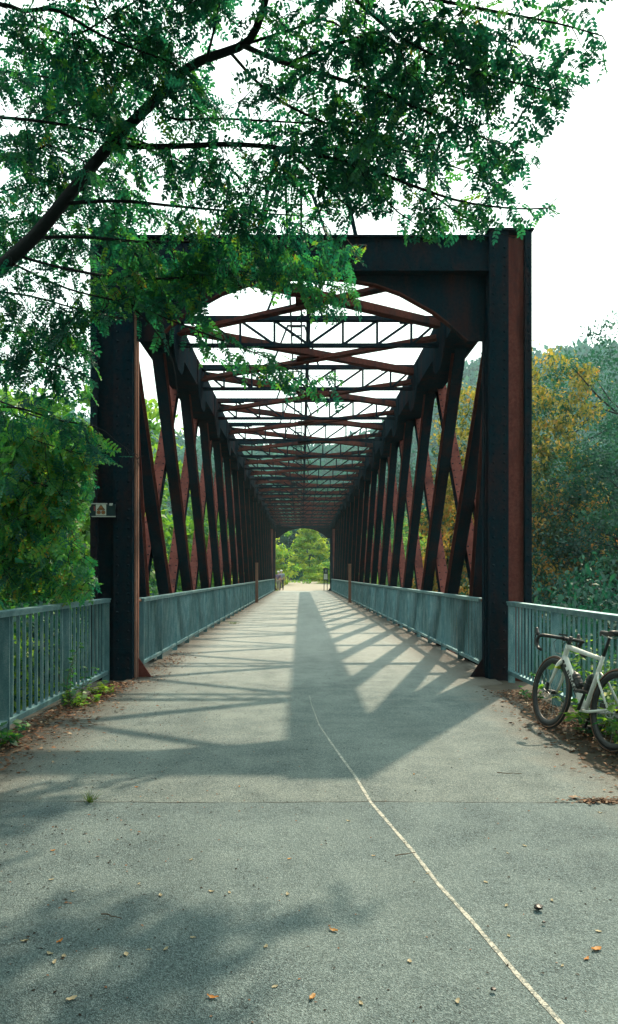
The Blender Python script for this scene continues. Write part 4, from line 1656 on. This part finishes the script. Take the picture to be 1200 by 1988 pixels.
def twig_at(label, px, py, l, a, seed):
    r = random.Random(seed)
    Yg = F * CAM_H / (py - VY)
    d = Vector((math.cos(a), math.sin(a), 0))
    p = -d * l / 2
    pts = [p.copy()]
    for k in range(6):
        p = p + (d + Vector((r.gauss(0, .2), r.gauss(0, .2), 0))) * l / 6
        pts.append(p + Vector((0, 0, .002 * r.random())))
    o = MB().tube(pts, [.0035, .003, .003, .0025, .002, .002, .0015], 5).build('twig', M['twig'], None, label=label, category='twig')
    o.location = ((px - VX) / F * Yg, Yg, .022)


twig_at('thin dark twig on the shaded asphalt left of the middle', 215, 1790, .10, -.5, 1)
twig_at('dry twig on the asphalt near the left leaf litter', 178, 1410, .22, -.1, 2)
twig_at('slender yellowish twig on the asphalt right of the white line', 988, 1508, .16, -.35, 3)
twig_at('curved thin twig beside the white line', 785, 1667, .10, .4, 4)
weed('low weeds at the left foot of the far portal', -2.3, 66.9, .4, .5, 8, .2, 'leaf_bright', seed=20)
weed('low weeds at the right foot of the far portal', 2.45, 66.9, .35, .5, 8, .2, 'leaf_bright', seed=21)


def far_grass():
    r = np.random.default_rng(9)
    V_, Q_, T_ = [], [], []
    n = 0
    for _ in range(9000):
        y = r.uniform(67.5, 104)
        x = r.uniform(-9, 10)
        c = CX + .2 + .5 * math.sin((y - 70) * .07)
        if abs(x - c) < 2.5:
            continue
        h = r.uniform(.15, .5)
        a = r.uniform(0, 6.28)
        w = .05
        z = float(ground_z(x, y))
        V_ += [(x - w * math.cos(a), y - w * math.sin(a), z), (x + w * math.cos(a), y + w * math.sin(a), z), (x + r.normal(0, .12), y + r.normal(0, .12), z + h)]
        Q_.append((n, n + 1, n + 2))
        T_ += [np.clip(r.normal(.45 + .25 * (x > 0), .25), 0, 1)] * 3
        n += 3
    link('verge_grass', np_mesh('verge_grass', np.array(V_), np.array(Q_), M['dry_grass'], np.array(T_)), kind='stuff', label='dry yellow grass verge beside the gravel path beyond the bridge', category='grass')


far_grass()

# ------------------------------------------------------------------ bicycle
def annulus(mb, cx, cz, profile, n=56, mi=0):
    """ring about the y axis through (cx, cz); profile is a closed list of (radius, y)"""
    k = len(profile)
    v, f = [], []
    for i in range(n):
        a = 2 * math.pi * i / n
        for (r, y) in profile:
            v.append((cx + r * math.cos(a), y, cz + r * math.sin(a)))
    for i in range(n):
        for j in range(k):
            f.append((i * k + j, ((i + 1) % n) * k + j, ((i + 1) % n) * k + (j + 1) % k, i * k + (j + 1) % k))
    mb.add(v, f, mi)
    return mb


def bicycle():
    head = math.atan2(.975, -.190)
    t = thing('bicycle', 'white road bicycle with black deep rims leaning on the right railing', 'bicycle', (2.432, 6.11, -.006), (math.radians(9.5), 0, head))
    WR = .336

    def wheel(cx, rear):
        mb = MB()
        annulus(mb, cx, WR, [(WR, 0), (WR - .003, .009), (WR - .012, .0135), (WR - .024, .011), (WR - .024, -.011), (WR - .012, -.0135), (WR - .003, -.009)])
        w = mb.build('wheel', M['rubber'], t, smooth=True)
        gm = MB()
        for s in (-1, 1):
            annulus(gm, cx, WR, [(WR - .013, s * .0142), (WR - .020, s * .0130), (WR - .020, s * .0112), (WR - .013, s * .0122)])
        gm.build('tan_sidewall', M['gum'], w, smooth=True)
        rm = MB()
        annulus(rm, cx, WR, [(WR - .0245, .0105), (WR - .045, .0130), (WR - .078, .006), (WR - .081, 0), (WR - .078, -.006), (WR - .045, -.0130), (WR - .0245, -.0105)])
        rm.build('rim', M['black'], w, smooth=True)
        sp = MB()
        for i in range(20):
            a = 2 * math.pi * i / 20
            b = a + (.55 if i % 2 else -.55)
            s = (1 if i % 4 < 2 else -1) * .028
            sp.tube([(cx + .02 * math.cos(b), s, WR + .02 * math.sin(b)), (cx + (WR - .080) * math.cos(a), 0, WR + (WR - .080) * math.sin(a))], .0013, 4, caps=False)
        sp.build('spokes', M['alloy'], w, fix=False, kind='stuff')
        hb = MB()
        hb.tube([(cx, -.055, WR), (cx, -.035, WR), (cx, .035, WR), (cx, .055, WR)], [.009, .02, .02, .009], 10)
        hb.build('hub', M['black'], w)
        rt = MB()
        annulus(rt, cx, WR, [(.075, .046), (.062, .046), (.062, .044), (.075, .044)], 40)
        for i in range(6):
            a = i * 1.047
            rt.beam((cx + .015 * math.cos(a), .045, WR + .015 * math.sin(a)), (cx + .063 * math.cos(a + .3), .045, WR + .063 * math.sin(a + .3)), .006, .0018, side=(0, 1, 0))
        rt.build('brake_disc', M['alloy'], w)
        if rear:
            cs_ = MB()
            for i, r_ in enumerate((.055, .050, .044, .038, .032, .026)):
                annulus(cs_, cx, WR, [(r_, -.020 - i * .004), (.012, -.020 - i * .004), (.012, -.022 - i * .004), (r_, -.022 - i * .004)], 28)
            cs_.build('cassette', M['alloy'], w)
        return w
    wheel(0, True)
    wheel(.995, False)
    BB = Vector((.412, 0, .268))
    ST = Vector((.275, 0, .715))
    HTt, HTb = Vector((.822, 0, .790)), Vector((.868, 0, .640))
    fr = MB()

    def oval(p0, p1, w0, h0, w1, h1, mi=0):
        """tube with an oval section: w across the bicycle, h in its plane"""
        p0, p1 = Vector(p0), Vector(p1)
        d = (p1 - p0).normalized()
        up = Vector((0, 1, 0)).cross(d)
        v, n = [], 12
        for i in range(5):
            u = i / 4
            p = p0.lerp(p1, u)
            w, h = w0 + (w1 - w0) * u, h0 + (h1 - h0) * u
            for k in range(n):
                a = 2 * math.pi * k / n
                v.append(tuple(p + Vector((0, 1, 0)) * (math.cos(a) * w / 2) + up * (math.sin(a) * h / 2)))
        f = [(i * n + k, i * n + (k + 1) % n, (i + 1) * n + (k + 1) % n, (i + 1) * n + k) for i in range(4) for k in range(n)]
        f += [tuple(range(n - 1, -1, -1)), tuple(range(4 * n, 5 * n))]
        fr.add(v, f, mi)
    oval(HTb, HTt, .046, .050, .044, .052)
    oval(HTb + Vector((-.012, 0, .03)), BB, .050, .070, .056, .062)      # down tube
    oval(HTt + Vector((-.006, 0, -.022)), ST, .040, .048, .032, .034)    # top tube
    oval(BB, ST + Vector((-.008, 0, .028)), .038, .044, .030, .036)      # seat tube
    fr.tube([BB + Vector((0, -.043, 0)), BB + Vector((0, .043, 0))], .023, 14)
    for s in (-1, 1):
        fr.tube([BB + Vector((-.02, s * .03, -.005)), BB + Vector((-.12, s * .045, 0)), (0.0, s * .066, WR - .004)], [.015, .013, .010], 8)
        fr.tube([ST + Vector((.02, s * .012, -.115)), ST + Vector((-.05, s * .045, -.17)), (.0, s * .066, WR)], [.011, .010, .009], 8)
    frame = fr.build('frame', M['white'], t, smooth=True)
    # fork
    fk = MB()
    for s in (-1, 1):
        fk.tube([HTb + Vector((.004, 0, .005)), HTb + Vector((.018, s * .038, -.045)), HTb + Vector((.055, s * .05, -.17)), (.995, s * .054, WR)], [.024, .018, .014, .009], 10)
    fk.build('fork', M['white'], t, smooth=True)
    # dark lettering marks down the down tube and the window openings near the head
    A_, B_ = HTb + Vector((-.012, 0, .03)), BB
    d = (B_ - A_).normalized()
    upv = Vector((0, 1, 0)).cross(d).normalized()
    for s in (-1, 1):
        mk = MB()
        for k in range(9):
            c = A_ + d * (.17 + k * .030) + Vector((0, s * .0270, 0)) + Vector((0, s * .0004 * k, 0))
            hgt = .036
            mk.beam(c - upv * hgt / 2, c + upv * hgt / 2, .0035, .007, side=(0, 1, 0))
            if k % 2 == 0:
                mk.beam(c + upv * hgt * .42, c + upv * hgt * .42 + d * .020, .0035, .006, side=(0, 1, 0))
            if k % 3:
                mk.beam(c - upv * hgt * .42, c - upv * hgt * .42 + d * .020, .0035, .006, side=(0, 1, 0))
            if k % 3 == 0:
                mk.beam(c, c + d * .018, .0035, .006, side=(0, 1, 0))
        mk.build('frame_lettering', M['black'], frame)
        bd = MB()
        for k in (.055, .105):
            c = A_ + d * k + Vector((0, s * .0268, 0))
            bd.tube([c - d * .013, c + d * .013], .0085, 8)
        bd.build('badge', M['black'], frame)
    # seat post and saddle
    sd_ = (ST - BB).normalized()
    top = ST + sd_ * .19
    MB().tube([ST + sd_ * .02, top], [.0145, .0135], 10).build('seat_post', M['black'], t, smooth=True)
    sa = MB()
    n = 14
    prof = [(-.125, .066, .012), (-.115, .072, .018), (-.07, .068, .016), (-.02, .045, .008), (.03, .026, .004), (.09, .020, .006), (.13, .017, .004), (.142, .010, -.006)]
    v, f = [], []
    for (x, w, z) in prof:
        for k in range(n):
            a = 2 * math.pi * k / n
            zz = math.sin(a) * (.016 if math.sin(a) > 0 else .026)
            v.append((top.x + x - .005, math.cos(a) * w, top.z + .035 + z + zz))
    for i in range(len(prof) - 1):
        for k in range(n):
            f.append((i * n + k, i * n + (k + 1) % n, (i + 1) * n + (k + 1) % n, (i + 1) * n + k))
    f += [tuple(range(n - 1, -1, -1)), tuple(range((len(prof) - 1) * n, len(prof) * n))]
    sa.add(v, f)
    so = sa.build('saddle', M['black'], t, smooth=True)
    rl = MB()
    for s in (-1, 1):
        rl.tube([top + Vector((-.09, s * .022, .018)), top + Vector((0, s * .022, 0)), top + Vector((.09, s * .015, .02))], .0035, 6)
    rl.build('saddle_rail', M['alloy'], so)
    # stem, spacers, bar
    hd = (HTt - HTb).normalized()
    sb = HTt + hd * .045
    bc = sb + Vector((.095, 0, .004))
    stm = MB()
    stm.tube([HTt, HTt + hd * .075], .018, 12)
    stm.tube([sb, bc], [.018, .016], 10)
    stm.tube([bc + Vector((0, -.024, 0)), bc + Vector((0, .024, 0))], .021, 12)
    stm.build('stem', M['black'], t, smooth=True)
    hb = MB()
    for s in (-1, 1):
        hb.tube([bc, bc + Vector((.0, s * .10, .002)), bc + Vector((.008, s * .19, .0)), bc + Vector((.035, s * .208, -.002)), bc + Vector((.075, s * .212, -.012)), bc + Vector((.096, s * .214, -.045)),
                 bc + Vector((.085, s * .216, -.09)), bc + Vector((.045, s * .218, -.122)), bc + Vector((-.01, s * .219, -.130))], [.0155, .0155, .0155, .016, .016, .0155, .015, .015, .015], 10)
    bar = hb.build('handlebar', M['black'], t, smooth=True)
    for s in (-1, 1):
        lv = MB()
        lv.tube([bc + Vector((.07, s * .212, -.008)), bc + Vector((.112, s * .212, .012)), bc + Vector((.135, s * .212, .048)), bc + Vector((.138, s * .212, .062))], [.017, .018, .016, .010], 9)
        lv.tube([bc + Vector((.128, s * .212, .02)), bc + Vector((.145, s * .214, -.03)), bc + Vector((.125, s * .216, -.095))], [.008, .007, .004], 7)
        lv.build('brake_lever', M['black'], bar, smooth=True)
    cp = MB()
    cp.box(bc.x + .005, bc.x + .075, -.024, .024, bc.z + .026, bc.z + .040)
    cp.build('bike_computer', M['black'], bar)
    cb = MB()
    for s in (-1, 1):
        cb.tube([bc + Vector((.03, s * .05, -.005)), bc + Vector((.09, s * .05, -.05)), bc + Vector((.06, s * .03, -.14)), HTb + Vector((.03, s * .01, .05))], .0026, 6, caps=False)
    cb.build('brake_cable', M['black'], bar, fix=False)
    # bottles and cages
    for (p, q) in ((A_.lerp(B_, .42), A_.lerp(B_, .42) + d * .165), (BB.lerp(ST, .32), BB.lerp(ST, .32) + sd_ * .15)):
        nn = upv if p.x > .45 else Vector((0, 1, 0)).cross(sd_).normalized() * -1
        off = Vector((-.02, 0, .052)) if p.x > .45 else Vector((.062, 0, .012))
        b0, b1 = p + off, q + off
        if p.x > .45:
            b0, b1 = b1, b0
        bo = MB()
        bo.tube([b0, b0.lerp(b1, .06), b0.lerp(b1, .55), b0.lerp(b1, .62), b0.lerp(b1, .70), b0.lerp(b1, .88)], [.030, .037, .037, .032, .037, .034], 16)
        bt = thing('water_bottle', 'black water bottle on the bicycle down tube' if p.x > .45 else 'dark bottle on the bicycle seat tube', 'bottle')
        bt.parent = None
        me = bo.mesh('body', M['black'], True)
        bt.matrix_world = Matrix.LocRotScale(t.location, t.rotation_euler, None)
        link('body', me, bt)
        cpm = MB().tube([b0.lerp(b1, .89), b0.lerp(b1, .95), b0.lerp(b1, 1.02), b0.lerp(b1, 1.10)], [.030, .024, .012, .010], 12)
        cpm.build('cap', M['sign_dark'], bt, smooth=True)
        cg = MB()
        ax = (b1 - b0).normalized()
        for u in (.12, .5):
            cg.torus(b0.lerp(b1, u), ax, .0395, .0028, 22, 6)
        cg.tube([b0 - ax * .008, b0.lerp(b1, .55)] if True else [], .003, 6)
        cg.build('bottle_cage', M['black'], t)
    # drivetrain on the far (right) side
    ck = MB()
    annulus(ck, BB.x, BB.z, [(.095, -.050), (.080, -.050), (.080, -.054), (.095, -.054)], 44)
    for i in range(5):
        a = i * 1.2566
        ck.beam((BB.x, -.052, BB.z), (BB.x + .085 * math.cos(a), -.052, BB.z + .085 * math.sin(a)), .014, .004, side=(0, 1, 0))
    cr = ck.build('crankset', M['black'], t)
    for s, a in ((1, 2.05), (-1, 2.05 + math.pi)):
        e = BB + Vector((.172 * math.cos(a), s * .075, .172 * math.sin(a)))
        MB().tube([BB + Vector((0, s * .062, 0)), e], [.016, .011], 8).build('crank_arm', M['black'], cr, smooth=True)
        pd = MB()
        pd.box(e.x - .045, e.x + .045, min(e.y, e.y + s * .075), max(e.y, e.y + s * .075), e.z - .010, e.z + .010)
        pd.box(e.x - .03, e.x + .03, min(e.y + s * .01, e.y + s * .065), max(e.y + s * .01, e.y + s * .065), e.z + .0105, e.z + .016)
        pd.build('pedal', M['black'], t)
    ch = MB()
    ch.tube([BB + Vector((0, -.052, .094)), (0, -.032, WR + .045)], .005, 5, caps=False)
    ch.tube([BB + Vector((0, -.052, -.094)), (.02, -.034, WR - .15), (-.012, -.034, WR - .10)], .005, 5, caps=False)
    ch.build('chain', M['black'], t, fix=False)
    dr = MB()
    dr.tube([(0, -.05, WR - .02), (.012, -.052, WR - .06)], .014, 8)
    dr.beam((.008, -.04, WR - .06), (.022, -.04, WR - .15), .008, .022, side=(0, 1, 0))
    dr.tube([(.022, -.046, WR - .15), (.022, -.034, WR - .15)], .020, 12)
    dr.build('rear_derailleur', M['black'], t)
    cal = MB()
    cal.box(.03, .10, .050, .075, WR + .0, WR + .035)
    cal.build('rear_brake', M['black'], t)
    cal = MB()
    cal.box(.945, .975, .058, .078, WR + .015, WR + .085)
    cal.build('front_brake', M['black'], t)


bicycle()

# ------------------------------------------------------------------ signs
def post_sign():
    t = thing('warning_sign', 'dark metal strap plate with orange warning sticker on the left portal post', 'sign', (-2.645, Y0 - .12, 2.26))
    b = MB().box(-.17, .17, -.012, .012, -.078, .078)
    b.build('plate', M['sign_dark'], t)
    e = MB()
    e.box(-.172, .06, -.020, .018, .079, .092)
    e.box(.095, .135, -.018, .014, .060, .092)
    e.box(-.14, .172, -.020, .018, -.090, -.079)
    e.build('frame_edge', M['board_grey'], t)
    s = MB().box(-.084, .052, -.0155, -.0125, -.070, .076)
    st = s.build('sticker', M['sign_white'], t)
    tri = MB().prism([(-.062, .006), (.032, .006), (-.015, .066)], 'y', -.0185, -.016)
    tri.build('warning_triangle', M['sign_orange'], st)
    fr = MB()
    P_ = [(-.066, .003), (.036, .003), (-.015, .071)]
    for i in range(3):
        a, b_ = P_[i], P_[(i + 1) % 3]
        fr.beam((a[0], -.0192, a[1]), (b_[0], -.0192, b_[1]), .0035, .006, side=(0, 1, 0))
    fr.beam((-.05, -.0192, .018), (.02, -.0192, .018), .003, .006, side=(0, 1, 0))
    fr.build('triangle_outline', M['black'], st)
    for x in (-.046, .016):
        c = MB()
        c.tube([(x, -.016, -.030), (x, -.0185, -.030)], .022, 20)
        c.build('disc', M['sign_orange'], st)
        r_ = MB()
        annulus(r_, x, -.030, [(.0265, -.016), (.0215, -.016), (.0215, -.0192), (.0265, -.0192)], 24)
        r_.beam((x - .010, -.0195, -.038), (x + .010, -.0195, -.022), .003, .006, side=(0, 1, 0))
        r_.build('disc_ring', M['black'], st)
    lt = MB()
    for z in (.035, .012, -.008):
        lt.box(-.110, -.092, -.0150, -.0125, z, z + .008)
        lt.box(-.110, -.104, -.0152, -.0127, z, z + .018)
    lt.build('side_mark', M['sign_red'], t)


post_sign()

fb = thing('notice_board', 'dark notice board with pale panel at the right end of the bridge', 'sign', (CX + 2.02, 68.2, 0))
MB().box(-.17, -.11, -.03, .03, 0, 1.35).build('post', M['black'], fb)
MB().box(.11, .17, -.03, .03, 0, 1.35).build('post', M['black'], fb)
MB().box(-.2, .2, -.045, -.031, .9, 2.0).build('board', M['sign_dark'], fb)
MB().box(-.15, .15, -.052, -.046, 1.0, 1.48).build('panel', M['sign_white'], fb)
MB().box(-.11, .11, -.056, -.053, 1.06, 1.42).build('map', M['board_grey'], fb)
MB().box(.0, .05, -.050, -.046, 1.62, 1.86).build('emblem', M['sign_white'], fb)

# ------------------------------------------------------------------ two walkers beyond the bridge
def skin_mesh(name, joints, edges, mat, parent, sub=2, root=0):
    """continuous tapering surface over a skeleton; joints: (x, y, z, radius)"""
    me = bpy.data.meshes.new(name)
    me.from_pydata([j[:3] for j in joints], edges, [])
    o = bpy.data.objects.new(name, me)
    COL.objects.link(o)
    sk = o.modifiers.new('skin', 'SKIN')
    sk.use_smooth_shade = True
    for i, j in enumerate(joints):
        sv = me.skin_vertices[0].data[i]
        rx = j[3] if len(j) == 4 else j[3]
        ry = j[3] if len(j) == 4 else j[4]
        sv.radius = (rx, ry)
        sv.use_root = (i == root)
    ss = o.modifiers.new('subsurf', 'SUBSURF')
    ss.levels = ss.render_levels = sub
    me.materials.append(mat)
    o.parent = parent
    return o


def person(label, x, y, rz, h, shirt, trousers, arm_out):
    t = thing('person', label, 'person', (x, y, float(ground_z(x, y)) + .02), (0, 0, rz))
    k = h / 1.75
    t.scale = (k, k, k)
    # faces -y
    hand_l = (.62, -.10, 1.18) if arm_out else (.26, -.06, .80)
    elbow_l = (.42, -.02, 1.20) if arm_out else (.27, .03, 1.07)
    J = [(0, 0, .95, .13), (0, .01, 1.18, .14), (0, .01, 1.38, .15), (0, 0, 1.48, .06), (0, -.02, 1.56, .065), (0, -.02, 1.64, .095), (0, -.01, 1.73, .075),
         (.20, .01, 1.40, .06), (*elbow_l, .045), (*hand_l, .032), (-.20, .01, 1.40, .06), (-.27, .03, 1.07, .045), (-.25, -.06, .80, .032),
         (.10, 0, .88, .09), (.11, -.02, .48, .06), (.11, .03, .09, .04), (.12, -.13, .04, .035),
         (-.10, 0, .88, .09), (-.12, .05, .48, .06), (-.12, .12, .09, .04), (-.13, -.04, .04, .035)]
    E = [(0, 1), (1, 2), (2, 3), (3, 4), (4, 5), (5, 6), (2, 7), (7, 8), (8, 9), (2, 10), (10, 11), (11, 12), (0, 13), (13, 14), (14, 15), (15, 16), (0, 17), (17, 18), (18, 19), (19, 20)]
    # fingers and thumb, a short chain each
    for hi, sgn in ((9, 1), (12, -1)):
        hp = Vector(J[hi][:3])
        dr = (hp - Vector(J[hi - 1][:3])).normalized()
        for f in range(4):
            J.append((*(hp + dr * (.085 - .008 * abs(f - 1.4)) + Vector((0, (f - 1.5) * .022, -.006))), .008))
            E.append((hi, len(J) - 1))
        J.append((*(hp + dr * .03 + Vector((0, -.055, .0))), .009))
        E.append((hi, len(J) - 1))
    # nose
    J.append((0, -.125, 1.63, .014))
    E.append((5, len(J) - 1))
    skin_mesh('body', J, E, M['skin'], t)
    q = [(0, 0, .93, .155), (0, .01, 1.18, .165), (0, .01, 1.38, .175), (0, 0, 1.46, .085), (.21, .01, 1.40, .085), (*Vector((.21, .01, 1.40)).lerp(Vector(elbow_l), .75), .068), (-.21, .01, 1.40, .085), (-.26, .03, 1.16, .068)]
    skin_mesh('shirt', q, [(0, 1), (1, 2), (2, 3), (2, 4), (4, 5), (2, 6), (6, 7)], shirt, t)
    q = [(0, 0, .96, .15), (.10, 0, .86, .115), (.11, -.02, .48, .085), (.11, .03, .10, .07), (-.10, 0, .86, .115), (-.12, .05, .48, .085), (-.12, .12, .10, .07)]
    skin_mesh('trousers', q, [(0, 1), (1, 2), (2, 3), (0, 4), (4, 5), (5, 6)], trousers, t)
    cp = MB()
    v, f, n = [], [], 14
    for (z, r) in ((1.67, .112), (1.72, .112), (1.775, .085), (1.80, .03)):
        for i in range(n):
            a = 2 * math.pi * i / n
            v.append((r * math.cos(a), -.015 + r * 1.1 * math.sin(a), z))
    for i in range(3):
        for j in range(n):
            f.append((i * n + j, i * n + (j + 1) % n, (i + 1) * n + (j + 1) % n, (i + 1) * n + j))
    f.append(tuple(range(3 * n, 4 * n)))
    cp.add(v, f)
    cp.prism([(-.085, -.10), (.085, -.10), (.06, -.20), (-.06, -.20)], 'z', 1.672, 1.682)
    cp.build('cap', M['cap'], t, smooth=False)
    for sx, y_ in ((.12, -.05), (-.13, .04)):
        sh = MB()
        sh.tube([(sx, y_ + .10, .045), (sx, y_, .05), (sx, y_ - .11, .035), (sx, y_ - .15, .03)], [.035, .05, .045, .02], 8)
        sh.build('shoe', M['black'], t, smooth=True)
    return t


person('walker in mauve striped shirt and pale cap leaning an arm on the railing end', -2.05, 69.0, math.radians(180 - 25), 1.70, M['shirt_a'], M['trouser_a'], False)
person('walker in grey shirt and dark trousers standing behind the mauve-shirted walker', -1.80, 70.2, math.radians(190), 1.80, M['shirt_b'], M['trouser_b'], False)

# ------------------------------------------------------------------ the air of the valley
def haze():
    t = NT('valley_haze')
    v = t.N('ShaderNodeVolumePrincipled')
    v.inputs['Color'].default_value = (.62, .90, .95, 1)
    v.inputs['Density'].default_value = .00042
    v.inputs['Anisotropy'].default_value = .3
    t.L(v.outputs[0], t.out.inputs['Volume'])
    MB().box(-940, 940, -120, 1540, -9, 150).build('haze', t.mat, None, kind='stuff')


haze()
